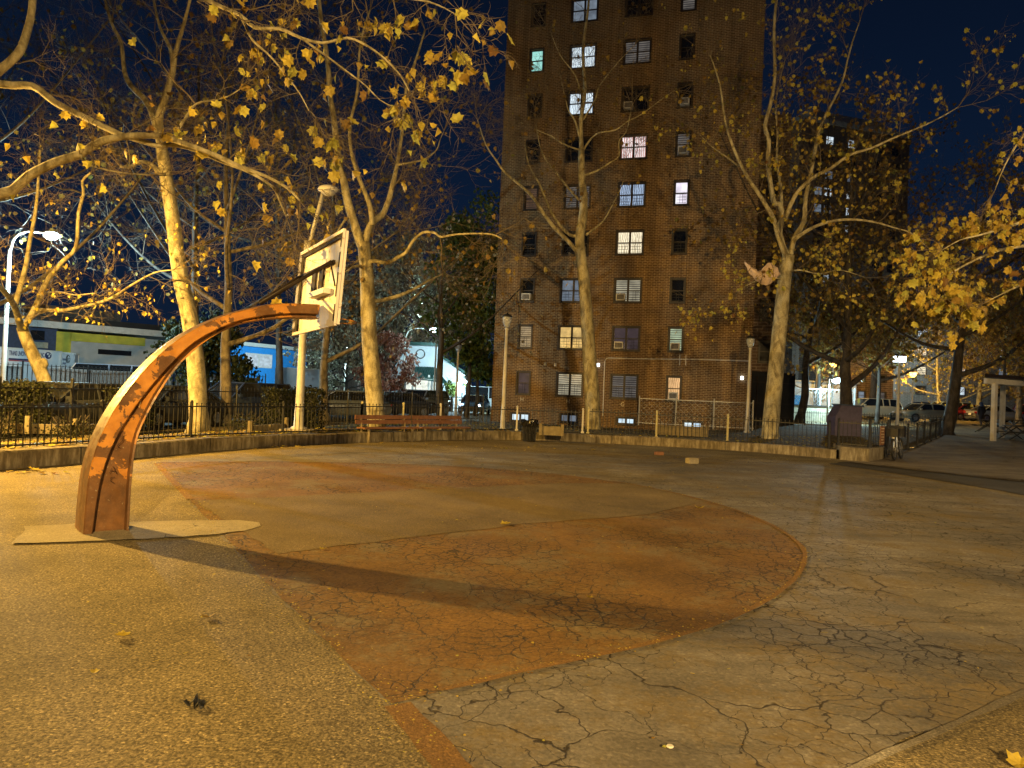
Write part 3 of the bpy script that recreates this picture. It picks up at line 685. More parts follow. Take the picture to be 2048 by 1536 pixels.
# distant tower on the right
FT = Facade((AT(1592, 500, 112).x, 112), (AT(1812, 500, 118).x, 118)); ft = thing('distant_tower', 'distant brick tower with pale roof parapet seen above the right trees', 'apartment building', FT.A, FT.rz)
top = FT.hit(1594, 238)[1]; rc = []; lit = {(1, 16): 'white', (2, 16): 'white', (1, 14): 'bluegrey', (2, 14): 'bluegrey', (1, 13): 'white', (2, 13): 'white', (0, 13): 'bluegrey', (1, 12): 'bluegrey', (2, 12): 'white', (0, 12): 'bluegrey', (2, 11): 'white', (0, 8): 'cyan', (1, 8): 'white', (3, 6): 'white', (0, 6): 'blue', (1, 4): 'white'}
for f_ in range(17):
    for k, u in enumerate((1640, 1660, 1704, 1760, 1790)):
        a = FT.hit(u, 300)[0]; c = top - .8 - (17 - f_) * 2.72 + .4; rc.append((a - .75, a + .75, c, c + 1.35, k, f_))
s = MB(); holed_wall(s, FT.W, 0, top, [r_[:4] for r_ in rc], .14, 16); s.build('wall', M['brick_far'], ft, local=True)
s = MB(); s.box((FT.W / 2, 0, top + .35), (FT.W + .6, .5, .7)); s.box((FT.W / 2 , 5, top + 1.6), (FT.W * .7, 6, 2.4)); s.build('parapet', M['pole'], ft, local=True)
for a, b, c, d, k, f_ in rc: window(ft, a, b, c, d, lit.get((k, f_), 'dark'), 1, None, guard=False)

# low brick building on the right behind the parked cars
FR = Facade((AT(1675, 780, 72).x, 72), (AT(1786, 780, 72).x, 72)); lb = thing('brick_house', 'brown brick building with two small lit windows behind the gold car', 'building', FR.A, FR.rz)
rc = []
for u0, u1, v0, v1 in ((1719, 1730, 748, 763), (1717, 1730, 782, 799), (1760, 1772, 750, 765), (1759, 1771, 784, 800), (1690, 1700, 784, 800)):
    a, z1_ = FR.hit(u0, v0); b, z0_ = FR.hit(u1, v1); rc.append((a, b, z0_, z1_))
s = MB(); holed_wall(s, FR.W, 0, 8.4, rc, .14, 10); s.build('wall', M['brick_far'], lb, local=True)
for i, r_ in enumerate(rc): window(lb, *r_, ('creamdim', 'bluegrey', 'dark', 'grey', 'dark')[i], 1, None, guard=False)
# far dim blocks closing the view
def block(label, u0, u1, Y0, Y1, vtop, pattern, m, gw=3.2, seed=1):
    Fk = Facade((AT(u0, 750, Y0).x, Y0), (AT(u1, 750, Y1).x, Y1)); t = thing('apartment_building', label, 'apartment building', Fk.A, Fk.rz); top = Fk.hit((u0 + u1) / 2, vtop)[1]; r2 = random.Random(seed)
    rc = []; n = int(Fk.W / gw)
    for f_ in range(int(top / 2.8)):
        for k in range(n): a = (k + .5) * Fk.W / n; rc.append((a - .6, a + .6, f_ * 2.8 + 1.3, f_ * 2.8 + 2.5))
    s = MB(); holed_wall(s, Fk.W, 0, top, rc, .14, 12); s.build('wall', m, t, local=True)
    for r_ in rc: window(t, *r_, r2.choice(pattern), 1, None, guard=False)
    return t
block('far dark block with small lit windows behind the picnic shelter', 1880, 2140, 105, 100, 560, ['dark', 'dark', 'dark', 'grey', 'bluegrey', 'cream', 'dark', 'white'], M['brick_far'], 4, 3)
block('far dark block filling the gap right of the low brick house', 1782, 1905, 108, 104, 640, ['dark', 'dark', 'dark', 'grey', 'bluegrey', 'cream', 'white'], M['brick_far'], 4, 13)
block('far dark block with a row of lit windows above the yellow building', 84, 236, 96, 104, 617, ['dark', 'cream', 'cream', 'dark', 'cyan'], M['brick_far'], 3.6, 5)
block('far low block glimpsed between the shrubs and the backboard pole', 640, 800, 120, 125, 700, ['dark', 'dark', 'grey', 'bluegrey'], M['brick_far'], 4, 8)

# long low yellow and white building on the left
M['wall_white'] = mat('pale_painted_wall', (.42, .43, .42), .8, 0, .12, 2); M['yellow'] = mat('yellow_wall_paint', (.50, .46, .05), .75, 0, .18, 2)
M['navy'] = mat('navy_wall_paint', (.03, .05, .11), .7); M['beige'] = mat('beige_panel', (.42, .38, .28), .8); M['bluewall'] = mat('bright_blue_siding', (.02, .27, .72), .7, 0, .1, 3)
FY = Facade((AT(-60, 740, 47).x, 47), (AT(345, 745, 56).x, 56)); yb = thing('low_building', 'long low white building with yellow and navy wall panels across the street', 'building', FY.A, FY.rz)
def fr(u0, v0, u1, v1, Fk): a, z1_ = Fk.hit(u0, v0); b, z0_ = Fk.hit(u1, v1); return a, b, z0_, z1_
def panel(Fk, par, u0, v0, u1, v1, m, name, y=.0, th=.06, zz=None):
    a, b, c, d = fr(u0, v0, u1, v1, Fk)
    if zz: c, d = zz
    s = MB(); s.box(((a + b) / 2, y - th / 2 - .002, (c + d) / 2), (b - a, th, d - c)); return s.build(name, m, par, local=True)
ty = FY.hit(120, 650)[1]
s = MB(); s.box((FY.W / 2, 5, ty / 2 - .25), (FY.W, 10, ty + .5 - 1.0)); s.build('wall', M['wall_white'], yb, local=True)
s = MB(); s.box((FY.W / 2, 4.8, ty - .05), (FY.W + .4, 10.6, .45)); s.build('cornice', M['white_metal'], yb, local=True)
s = MB(); s.box((FY.W / 2, 5.5, ty + .45), (FY.W - 1, 8, .55)); s.build('roof', M['pure_black'], yb, local=True)
panel(FY, yb, -60, 650, 111, 740, M['navy'], 'navy_panel', 0, .05, (.2, ty - .3))
panel(FY, yb, 113, 660, 140, 720, M['yellow'], 'yellow_panel', 0, .07, (.2, ty - .45))
panel(FY, yb, 141, 664, 290, 676, M['yellow'], 'yellow_band', 0, .07, (ty - 1.05, ty - .45))
panel(FY, yb, 62, 683, 95, 697, M['beige'], 'beige_panel', -.06, .05)
panel(FY, yb, 196, 698, 262, 712, M['glass'], 'window', -.005, .05)
panel(FY, yb, 61, 660, 88, 681, M['glass'], 'window', -.06, .05)
# blue building
FL = Facade((AT(462, 740, 88).x, 88), (AT(612, 740, 99).x, 99)); bb = thing('blue_house', 'bright blue flat-roofed house with big white-framed window', 'house', FL.A, FL.rz)
tb = FL.hit(540, 697)[1]; s = MB(); s.box((FL.W / 2, 5, tb / 2), (FL.W, 10, tb)); s.build('wall', M['bluewall'], bb, local=True)
s = MB(); s.box((FL.W / 2, 4.8, tb + .25), (FL.W + .6, 10.8, .45)); s.build('roof', M['white_metal'], bb, local=True)
M['lit_shop'] = pane_mat('lit_shop_window', 'plain', (.70, .88, 1), .7, (.55, .72, .82))
for r_, p_ in (((490, 705, 543, 737), M['lit_shop']), ((588, 706, 598, 733), P['bluegrey'])):
    a, b, c, d = fr(*r_, FL); s = MB(); s.box(((a + b) / 2, -.03, (c + d) / 2), (b - a, .06, d - c)); wf = s.build('window_frame', M['white_metal'], bb, local=True)
    s = MB(); n_ = max(1, int((b - a) / 2)); 
    for k in range(n_):
        x0 = a + (b - a) / n_ * k + .1; x1 = a + (b - a) / n_ * (k + 1) - .1; s.box(((x0 + x1) / 2, -.066, (c + d) / 2), (x1 - x0, .01, d - c - .3))
    s.build('pane', p_, wf, local=True)
# gabled clinic with green canopy
M['clinic'] = mat('grey_stucco', (.50, .52, .54), .85, 0, .08, 2); M['green_roof'] = mat('dark_green_metal', (.012, .055, .045), .5, .2, .25, 5)
FC = Facade((AT(778, 780, 60).x, 60), (AT(938, 790, 60).x, 60)); cl = thing('community_building', 'grey gabled building with round vent and dark green canopy over glowing doors', 'building', FC.A, FC.rz)
def cf(u, v, y=0): a, z = FC.hit(u, v); return Vector((a, y, z))
s = MB(); q_ = [cf(778, 830), cf(932, 830), cf(930, 750), cf(884, 716), cf(874, 690), cf(820, 688), cf(776, 752)]
for p in q_[:2]: p.z = -.2
s.slab(q_, (0, 1, 0), 9); s.build('wall', M['clinic'], cl, local=True)
s = MB(); s.slab([cf(880, 714, -.3), cf(938, 752, -.3), cf(938, 748, -.3), cf(882, 709, -.3)], (0, 1, 0), 9.4); s.slab([cf(822, 686, -.3), cf(770, 756, -.3), cf(770, 751, -.3), cf(820, 680, -.3)], (0, 1, 0), 9.4); s.slab([cf(818, 690, -.3), cf(876, 692, -.3), cf(876, 686, -.3), cf(818, 684, -.3)], (0, 1, 0), 9.4)
s.build('roof', M['green_roof'], cl, local=True)
s = MB(); c_ = cf(841, 708, -.04); s.tube([c_ + Vector((.36 * math.cos(x), 0, .36 * math.sin(x))) for x in [k * math.pi / 10 for k in range(21)]], .04, 6, False); s.build('round_vent', M['frame'], cl, local=True)
s = MB(); n_ = 16; a0 = cf(822, 733); a1 = cf(872, 735); b0 = cf(822, 753, -1.9); b1 = cf(900, 768, -1.9)
s.add([a0, a1, b1, b0, a0 + Vector((0, 0, -.06)), a1 + Vector((0, 0, -.06)), b1 + Vector((0, 0, -.06)), b0 + Vector((0, 0, -.06))], [(0, 3, 2, 1), (4, 5, 6, 7), (0, 1, 5, 4), (2, 3, 7, 6), (0, 4, 7, 3), (1, 2, 6, 5)])
for k in range(n_): t_ = (k + .5) / n_; s.bar(a0.lerp(a1, t_) + Vector((0, -.01, .03)), b0.lerp(b1, t_) + Vector((0, 0, .03)), .05, .05)
s.build('canopy', M['green_roof'], cl, local=True)
s = MB(); pa, pb = cf(840, 757, -1.95), cf(878, 761, -1.95); s.slab([pa + Vector((0, 0, -.12)), pb + Vector((0, 0, -.12)), pb + Vector((0, 0, .14)), pa + Vector((0, 0, .14))], (0, 1, 0), .05); sg = s.build('sign_board', M['green_roof'], cl, local=True)
o = text("St. John's Recreation Center", .17, cl, (pa + pb) / 2 + Vector((0, -.07, 0)), (R(90), R(3), 0), M['white_metal'], 'sign_lettering')
M['door_glow'] = pane_mat('glowing_doorway', 'curtain', (1, 1, .86), 1.3, (.5, .6, .55))
for u0, u1 in ((813, 829), (833, 840), (842, 849), (851, 860), (866, 871), (875, 879)):
    a, b, c, d = fr(u0, 760, u1, 800, FC); s = MB(); s.box(((a + b) / 2, -.02, (d + .2) / 2 + .1), (b - a, .05, d - .2)); s.build('glass_door', M['door_glow'], cl, local=True)
for u in (831, 862, 873, 881):
    p = cf(u, 770, -1.7); s = MB(); s.box((p.x, -1.7, 1.4), (.14, .14, 2.9)); s.build('column', M['white_metal'], cl, local=True)

# ------------------------------------------------------------ fences
def fence(label, line, h, spacing=.14, post=2.2, name='iron_fence', rails=(.06, .92), pm=None, zf=None, thick=.016, posts='black_iron', mesh=False, m=None, paint=()):
    pts = [Vector((p[0], p[1], (p[2] if len(p) > 2 else 0))) for p in line]; t = thing(name, label, 'fence', pts[0]); m = m or M['black_iron']
    # resample
    bays = []
    for i in range(len(pts) - 1):
        a, b = pts[i], pts[i + 1]; n = max(1, round((b - a).length / post))
        for k in range(n): bays.append((a.lerp(b, k / n), a.lerp(b, (k + 1) / n)))
    for k, (a, b) in enumerate(bays):
        s = MB(); up = Vector((0, 0, 1)); L = (b - a).length
        for r_ in rails: s.bar(a + up * h * r_, b + up * h * r_, .03, .03)
        if mesh:
            n = int(L / .28); mz = int(h / .28)
            for j in range(-mz, n + 1):
                x0, z0_ = j * .28, 0.; x1, z1_ = x0 + h, h
                for fl in (0, 1):
                    u0, u1 = max(0, x0), min(L, x1)
                    if u1 <= u0: continue
                    za, zb_ = (u0 - x0), (u1 - x0)
                    if fl: za, zb_ = h - za, h - zb_
                    s.bar(a.lerp(b, u0 / L) + up * za, a.lerp(b, u1 / L) + up * zb_, .006, .006)
        else:
            n = max(1, round(L / spacing))
            for j in range(1, n):
                p = a.lerp(b, j / n); s.box(p + up * h * .5, (thick, thick, h * .98)); s.box(p + up * (h + .005), (thick * 1.7, thick * 1.7, .03), R(45))
        s.build('picket_panel' if not mesh else 'wire_panel', m, t)
    for k, p in enumerate([b_[0] for b_ in bays] + [bays[-1][1]]):
        s = MB(); s.box(p + Vector((0, 0, h * .53 - .05)), (.06, .06, h * 1.06 + .1)); s.ball(p + Vector((0, 0, h * 1.06)), .042, 8); s.box(p + Vector((0, 0, .03)), (.11, .11, .08))
        s.build('post', M['pale_post'] if k in paint else M[posts], t)
    return t
fl = offs(Cb, .62); fl = [(x, y, .29) for x, y in fl]
fence('low black iron fence on the curb left of the benches', [fl[1], fl[2], fl[3], fl[4], fl[5]], .80, post=2.3, paint=())
fence('low black iron fence on the curb running behind the benches', [fl[5], fl[6], fl[7], fl[8]], .84, post=2.1, paint=(0, 1), posts='pole')
p8, p9, p10 = fl[8], fl[9], fl[10]
fence('low black iron fence on the right curb in front of the apartment block', [(p8[0] + .2, p8[1], .27), (p9[0], p9[1], .24), (p10[0] - .1, p10[1] + .1, .18)], .92, post=2.6, paint=(0, 1, 2), posts='black_iron')
pl = Vector((12.3, 23.9, .42)); fence('short fence standing on the concrete planter block', [(10.75, 23.75, .42), (11.45, 23.1, .42), (12.5, 24.0, .42)], .80, post=1.1)
fence('low iron fence along the plaza running back from the planter', [(12.7, 24.5, .05), (16.6, 29.6, .12), (21.0, 35.8, .28), (25.2, 41.9, .42)], .95, .24, 2.4, thick=.010)
fence('low iron fence across the back of the right planting bed', [(25.2, 41.9, .42), (19.5, 43.5, .40), (13.5, 42.5, .3)], .95, post=2.4)
fence('taller black iron railing between the hedges and the street', [(-13.9, 5, .03), (-11.7, 14, .03), (-10.9, 18, .03), (-10.1, 23, .03), (-8.2, 29, .03), (-6.0, 34, .03), (-1.6, 41.4, .03)], 1.42, .19, 2.3, rails=(.1, .62, .9), thick=.011)
fence('pale chain-link fence standing against the apartment block', [tuple((FB.A + FB.d * fa(1281, 840) - FB.n * .9) + Vector((0, 0, .35))), tuple((FB.A + FB.d * (FB.W + .1) - FB.n * .9) + Vector((0, 0, .35)))], 1.35, post=2.2, mesh=True, name='chain_link_fence', rails=(.02, .98), posts='pole', m=M['galv'])
fence('brightly lit chain-link fence on the low wall beyond the dark trees', [tuple(AT(1571, 817, 50)), tuple(AT(1708, 822, 50))], 1.45, post=2.6, mesh=True, name='chain_link_fence', rails=(.02, .98), posts='galv', m=M['galv'])
# street-side screen fence with dark top rail, left
fence('tall dark screened fence in front of the white trailers', [(-31, 35, 0), (-24, 41, 0), (-17, 50, 0)], 2.15, .22, 3, name='screen_fence', rails=(.97, .5), thick=.03)
sc_ = thing('fence_screen', 'pale grey mesh sheeting hung on the tall dark fence', 'screen', (-30.8, 35.6, 0))
for (a, b) in (((-30.8, 35.6), (-26.5, 39.3)), ((-26.0, 39.7), (-21.5, 44.6)), ((-21, 45.3), (-17.5, 50))):
    s = MB(); s.slab([(a[0], a[1], .7), (b[0], b[1], .7), (b[0], b[1], 2.0), (a[0], a[1], 2.0)], (-.6, .8, 0), .02); s.build('sheet', M['grille'], sc_)

# ------------------------------------------------------------ furniture
def bench(label, a, b):
    a = Vector(a); b = Vector(b); d = (b - a).normalized(); n = Vector((-d.y, d.x, 0)); t = thing('park_bench', label, 'bench', a, 0, 'wooden park benches end to end')
    up = Vector((0, 0, 1))
    for k, (y0, z0) in enumerate(((.02, .43), (.13, .44), (.24, .44), (.35, .43))):
        s = MB(); s.bar(a + n * y0 + up * z0, b + n * y0 + up * z0, .095, .04); s.build('seat_slat', M['wood_bench'], t)
    for z0, y0 in ((.60, .46), (.745, .50)):
        s = MB(); s.bar(a + n * y0 + up * z0, b + n * y0 + up * z0, .035, .125); s.build('back_slat', M['wood_bench'], t)
    for f_ in (.1, .88):
        p = a.lerp(b, f_); s = MB(); s.bar(p + n * .04, p + n * .04 + up * .40, .07, .09); s.bar(p + n * .04 + up * .39, p + n * .45 + up * .40, .06, .05); s.bar(p + n * .56, p + n * .40 + up * .40, .07, .09); s.bar(p + n * .42 + up * .38, p + n * .55 + up * .80, .06, .06)
        s.build('leg', M['curb'], t)
A_, B_ = G(727, 886), G(938, 881); dv_ = (B_ - A_); 
bench('red-brown slatted bench at the curb, left of the pair', A_, A_ + dv_ * .495); bench('red-brown slatted bench at the curb, right of the pair', A_ + dv_ * .51, B_ + dv_ * .01)
# litter bin with bag
pb_ = G(1058, 883); t = thing('litter_bin', 'round wire litter bin lined with black bag at the curb', 'litter bin', pb_)
s = MB()
for k in range(28):
    a = 2 * math.pi * k / 28; s.bar(pb_ + Vector((.22 * math.cos(a), .22 * math.sin(a), .02)), pb_ + Vector((.27 * math.cos(a), .27 * math.sin(a), .72)), .012, .012)
for z in (.03, .3, .5, .72): rr = .22 + .05 * z / .72; s.tube([pb_ + Vector((rr * math.cos(x), rr * math.sin(x), z)) for x in [k * math.pi / 12 for k in range(25)]], .012, 5, False)
s.build('wire_basket', M['black_iron'], t)
s = MB(); n_ = 40; prof = [(.20, .03), (.225, .3), (.25, .5), (.29, .60), (.31, .68), (.30, .76), (.25, .75), (.2, .6)]
vs = []; fs = []
for i, (r_, z) in enumerate(prof):
    for k in range(n_):
        th = 2 * math.pi * k / n_; w_ = 1 + .05 * math.sin(k * 3.1 + i) * (i > 1) + rnd.uniform(-.05, .05); vs.append(pb_ + Vector((r_ * w_ * math.cos(th), r_ * w_ * math.sin(th), z + (rnd.uniform(-.05, .03) if i > 2 else 0))))
for i in range(len(prof) - 1):
    for k in range(n_): k2 = (k + 1) % n_; fs.append((i * n_ + k, i * n_ + k2, (i + 1) * n_ + k2, (i + 1) * n_ + k))
s.add(vs, fs); s.build('bin_bag', M['plastic_bag'], t)
# lamp posts in view
def lp_at(label, u, v, Y, h, kind, **k):
    p = AT(u, v, Y); z0 = gz(p.x, Y) + k.pop('z', .1); return park_lamp(label, p.x, Y, z0, h, kind, **k)
lp_at('unlit park lamp with glass globe in front of the brick wall, right of the benches', 1010, 740, 27.5, 4.45, 'clear', z=.22)
lp_at('unlit park lamp with glass globe at the right corner of the apartment block', 1498, 760, 32.5, 4.35, 'clear', z=.25)
lp_at('unlit park lamp with tilted globe standing left of the apartment block', 914, 760, 41, 4.35, 'clear', z=.05)
lp_at('double lantern park lamp among the dark trees on the right', 1797, 780, 37, 4.3, 'lantern', z=.0)
lp_at('glowing orange park lamp behind the white-blue floodlight', 1665, 780, 57, 4.5, 'lit', power=2200, z=.0, size=.34)
lp_at('glowing orange park lamp over the parked cars, right of the double lantern', 1825, 780, 64, 4.2, 'lit', power=7000, z=.0, size=.34)
def cobra(label, u, vb, Y, h, arm, z0=0.0, r=.09, lit=False, power=0, tilt=(0, 0), single=True, gr=None):
    p = G(u, vb, z0) if Y is None else Vector((AT(u, vb, Y).x, Y, z0)); t = thing('street_lamp', label, 'street lamp', p, 0, gr)
    s = MB(); s.lathe(p, [(r * 2, 0), (r * 2, .12), (r * 1.25, .16), (r, 1), (r * .72, h)], 14); s.build('pole', M['pole'], t, True)
    e1 = p + Vector((arm[0], arm[1], h + arm[2])); s = MB()
    m1 = p + Vector((0, 0, h - .1))
    if arm[3]: cpts = crv([m1, p + Vector((arm[0] * .12, arm[1] * .12, h + arm[2] * .6)), p + Vector((arm[0] * .45, arm[1] * .45, h + arm[2] * .98)), e1], 5)
    else: cpts = [m1 + Vector((0, 0, -.35)), e1]
    s.tube(cpts, r * .5, 8); s.build('arm', M['pole'], t, True)
    dd = Vector((arm[0], arm[1], 0)).normalized(); s = MB(); c_ = e1 + dd * .22; s.ball(c_, .30, 12, (1.0, .62, .42)); s.build('lamp_head', M['white_metal'], t, True)
    s = MB(); s.ball(c_ + Vector((0, 0, -.09)) + dd * .05, .20 if not lit else .32, 10, (1, .8, .62)); s.build('bulb', M['bulb_cool'] if lit else M['lens'], t, True)
    if power: lamp_light('lamp_light', c_ + Vector((0, 0, -.35)), power, COOL, .12, t)
    return t
pw = G(597, 863, .28)
cobra('tall unlit cream street lamp leaning beside the backboard', 597, 863, None, 5.6, (.55, -.5, 1.35, 0), .28, .12)
s = MB(); s.box(pw + Vector((0, 0, .02)), (.9, .9, .1)); tag(s.build('pole_footing', M['concrete'], loc=pw), 'square concrete footing around the cream street lamp', 'footing')
cobra('lit white street lamp on curved arm over the street, far left', 6, 760, 31, 6.9, (1.25, .3, .85, 1), 0, .10, True, 8000)
cobra('lit white street lamp beyond the right end of the blue house', 689, 780, 78, 7.0, (.2, -.4, .2, 1), 0, .09, True, 12000)
cobra('lit white street lamp beside the grey gabled building, left pole', 806, 780, 56, 5.7, (1.9, 0, .7, 1), 0, .08, True, 1000)
cobra('tall far white street lamp whose head shows beside the sycamore trunk', 800, 780, 75, 10.2, (1.3, 0, .6, 1), 0, .08, True, 9000)
cobra('added lamp hidden far behind the right trees to brighten the distant tower', 1745, 800, 103, 9, (1.5, 0, .5, 1), .6, .1, True, 4500)  # added lamp, unseen behind the trees, put in to brighten the tower walls
cobra('slim lamp pole in front of the green canopy', 868, 790, 52, 6.3, (.8, .2, .3, 1), 0, .07)
cobra('lit white floodlight pole behind the chain-link fence on the right', 1656, 800, 49, 3.0, (.25, 0, .2, 1), .35, .08, True, 2200)
lamp_light('glow_light', (-5.5, 54, 3.2), 1100, COOL, .3, cl) if False else None

# planter block, rocks, scraps
blk = [(G(1680, 919).x, G(1680, 919).y), (G(1738, 925).x, G(1738, 925).y), (12.25, 23.75), (11.1, 24.9)]
s = MB(); s.prism(blk, .41); tag(s.build('planter_block', M['curb'], loc=(blk[0][0], blk[0][1], 0)), 'stained concrete planter block at the end of the right fence', 'planter')
M['sign_brown'] = mat('brown_sign', (.16, .07, .03), .6); pS = Vector((11.72, 23.0, .5))
t = thing('notice_sign', 'small brown notice plate with pale lines tied to the planter fence', 'sign', pS); dS = Vector((.74, .67, 0))
s = MB(); s.slab([pS - dS * .0 + Vector((0, 0, .0)), pS + dS * .34, pS + dS * .34 + Vector((0, 0, .62)), pS + Vector((0, 0, .62))], (.67, -.74, 0), .02); s.build('plate', M['sign_brown'], t)
for k in range(6):
    s = MB(); o = Vector((.67, -.74, 0)) * .024; s.bar(pS + dS * .05 + o + Vector((0, 0, .08 + k * .09)), pS + dS * (.29 - .06 * (k % 3 == 1)) + o + Vector((0, 0, .08 + k * .09)), .004, .018); s.build('text_line', M['letter'], t)
def chunk(name, label, cat, p, size, m, sq=(1, 1, .7), gr=None):
    s = MB(); s.ball((0, 0, size * sq[2] * .6), size, 8, sq); s.v = [(x * rnd.uniform(.8, 1.2), y * rnd.uniform(.8, 1.2), max(0, z * rnd.uniform(.85, 1.1))) for x, y, z in s.v]
    o = s.build(name, m); o.location = p; return tag(o, label, cat, gr)
s = MB(); p = G(1384, 927); s.box((0, 0, .07), (.30, .18, .14), .4); s.box((0, 0, .12), (.22, .12, .06), .5); o = s.build('concrete_chunk', M['concrete']); o.location = p + Vector((0, 0, .002)); tag(o, 'pale broken concrete chunk lying on the dark asphalt', 'rubble')
s = MB(); p = G(1318, 910); s.box((0, 0, .045), (.26, .12, .09), .2); s.box((.02, 0, .075), (.20, .08, .05), .3); o = s.build('brick_piece', M['wood_bench']); o.location = p + Vector((0, 0, .002)); tag(o, 'small reddish brick left of the pale concrete chunk', 'brick')
s = MB(); vs = []; n_ = 9
for i in range(n_):
    for j in range(7): x = (i / (n_ - 1) - .5) * .11; y = (j / 6 - .5) * .055 * (1 + .5 * math.sin(i * 1.3)); vs.append((x + rnd.uniform(-.008, .008), y + rnd.uniform(-.008, .008), max(.003, .02 + .018 * math.sin(i * 1.9 + j) + rnd.uniform(-.008, .012))))
s.add(vs, [(i * 7 + j, i * 7 + j + 1, (i + 1) * 7 + j + 1, (i + 1) * 7 + j) for i in range(n_ - 1) for j in range(6)])
o = s.build('crumpled_scrap', M['pure_black']); o.location = G(392, 1413); o.rotation_euler = (0, 0, -.5); tag(o, 'crumpled black scrap on the speckled asphalt in the foreground', 'litter')
s = MB(); s.lathe((0, 0, 0), [(.016, 0), (.018, .004), (.015, .008)], 12); o = s.build('bottle_cap', M['white_metal']); o.location = G(1340, 1494, .008); tag(o, 'small round white cap on the cracked grey court', 'litter')
# timber edging and stumps behind the left fence
def edging(label, a, b, h):
    a = Vector(a); b = Vector(b); t = thing('timber_edging', label, 'edging', a)
    s = MB(); s.bar(a + Vector((0, 0, h / 2)), b + Vector((0, 0, h / 2)), .08, h); s.build('board', M['wood_pale'], t)
    n = int((b - a).length / .9)
    for k in range(n + 1):
        p = a.lerp(b, k / n); hh = h + rnd.choice([.0, .1, .14, .18]); s = MB(); s.box(p + Vector((0.03, -.08, hh / 2)), (.11, .11, hh)); s.build('stake', M['wood_pale'], t)
edging('weathered timber edging under the left hedge', G(-40, 866, .28), G(150, 868, .28), .22)
edging('weathered timber edging behind the curved post', G(150, 868, .28), G(260, 864, .28), .22)
edging('short timber edging between the hedge and the cream lamp', G(500, 866, .26), G(572, 860, .26), .2)
def box_planter(label, p, sx, sy, h, rz):
    t = thing('wooden_planter', label, 'planter', p, rz)
    for k, (cx, cy, wx, wy) in enumerate(((0, -sy / 2, sx, .04), (0, sy / 2, sx, .04), (-sx / 2, 0, .04, sy - .05), (sx / 2, 0, .04, sy - .05))):
        s = MB(); s.box((cx, cy, h / 2), (wx, wy, h)); s.build('side_board', M['wood_pale'], t, local=True)
    for cx in (-sx / 2, sx / 2):
        s = MB(); s.box((cx, -sy / 2 - .05, h / 2 + .05), (.10, .07, h + .1)); s.build('stake', M['wood_pale'], t, local=True)
    s = MB(); s.box((0, 0, h * .42), (sx - .06, sy - .06, h * .8)); s.build('soil_fill', M['soil'], t, local=True)
box_planter('long wooden planter box behind the right fence', G(1368, 876, .22) + Vector((0, .6, 0)), 1.9, .8, .42, -.15)
box_planter('small wooden planter box behind the litter bin', G(1105, 872, .26) + Vector((0, .6, 0)), .75, .5, .30, -.1)
# blue-purple cabinet, green container, low walls, bins behind the right trees
M['purple_paint'] = mat('dull_violet_paint', (.075, .065, .13), .7); M['green_paint'] = mat('dark_green_paint', (.008, .05, .028), .6)
c_ = AT(1697, 850, 34); c_.z = .2; t = thing('utility_cabinet', 'dull violet sloped cabinet behind the planter fence', 'cabinet', c_)
s = MB(); s.slab([c_ + Vector((-.62, 0, -.2)), c_ + Vector((.62, 0, -.2)), c_ + Vector((.62, 0, 1.5)), c_ + Vector((-.35, 0, 1.55)), c_ + Vector((-.62, 0, 1.0))], (0, 1, 0), .9); s.build('body', M['purple_paint'], t)
s = MB(); s.slab([c_ + Vector((-.40, -.05, 1.55)), c_ + Vector((.68, -.05, 1.50)), c_ + Vector((.68, -.05, 1.56)), c_ + Vector((-.40, -.05, 1.61))], (0, 1, 0), 1.0); s.build('lid', M['navy'], t)
a, b = AT(1566, 770, 47), AT(1581, 770, 47); t = thing('green_container', 'narrow dark green container between the sycamore and the pale wall', 'container', (a.x, 47, .3))
s = MB(); s.box(((a.x + b.x) / 2, 48, 1.75), (b.x - a.x, 2, 3.2)); s.build('body', M['green_paint'], t); s = MB(); s.box(((a.x + b.x) / 2, 46.97, 2.3), (b.x - a.x - .1, .04, .4)); s.build('door_panel', M['leaf_dark'], t)
a, b = AT(1570, 830, 49.7), AT(1712, 830, 49.7); t = thing('low_wall', 'low brown rendered wall carrying the lit chain-link fence', 'wall', (a.x, 49.7, .3))
s = MB(); s.box(((a.x + b.x) / 2, 49.8, .6), (b.x - a.x, .3, 2.1)); s.build('wall_body', M['beige'], t); s = MB(); s.box(((a.x + b.x) / 2, 49.8, 1.68), (b.x - a.x + .1, .4, .07)); s.build('coping', M['pure_black'], t)
M['pale_wall'] = mat('white_shed_wall', (.62, .66, .68), .7, 0, .1, 2)
a, b = AT(1560, 800, 60), AT(1712, 800, 60); t = thing('white_shed', 'white flat shed brightly lit behind the chain-link fence', 'shed', (a.x, 60, .4)); s = MB(); s.box(((a.x + b.x) / 2, 61.5, 2.0), (b.x - a.x, 3, 3.2)); s.build('wall', M['pale_wall'], t)
s = MB(); s.box(((a.x + b.x) / 2, 61.4, 3.68), (b.x - a.x + .3, 3.4, .12)); s.build('roof', M['galv'], t); s = MB(); s.box((a.x + 1.3, 59.97, 1.7), (.9, .05, 1.6)); s.build('door', M['bluewall'], t)
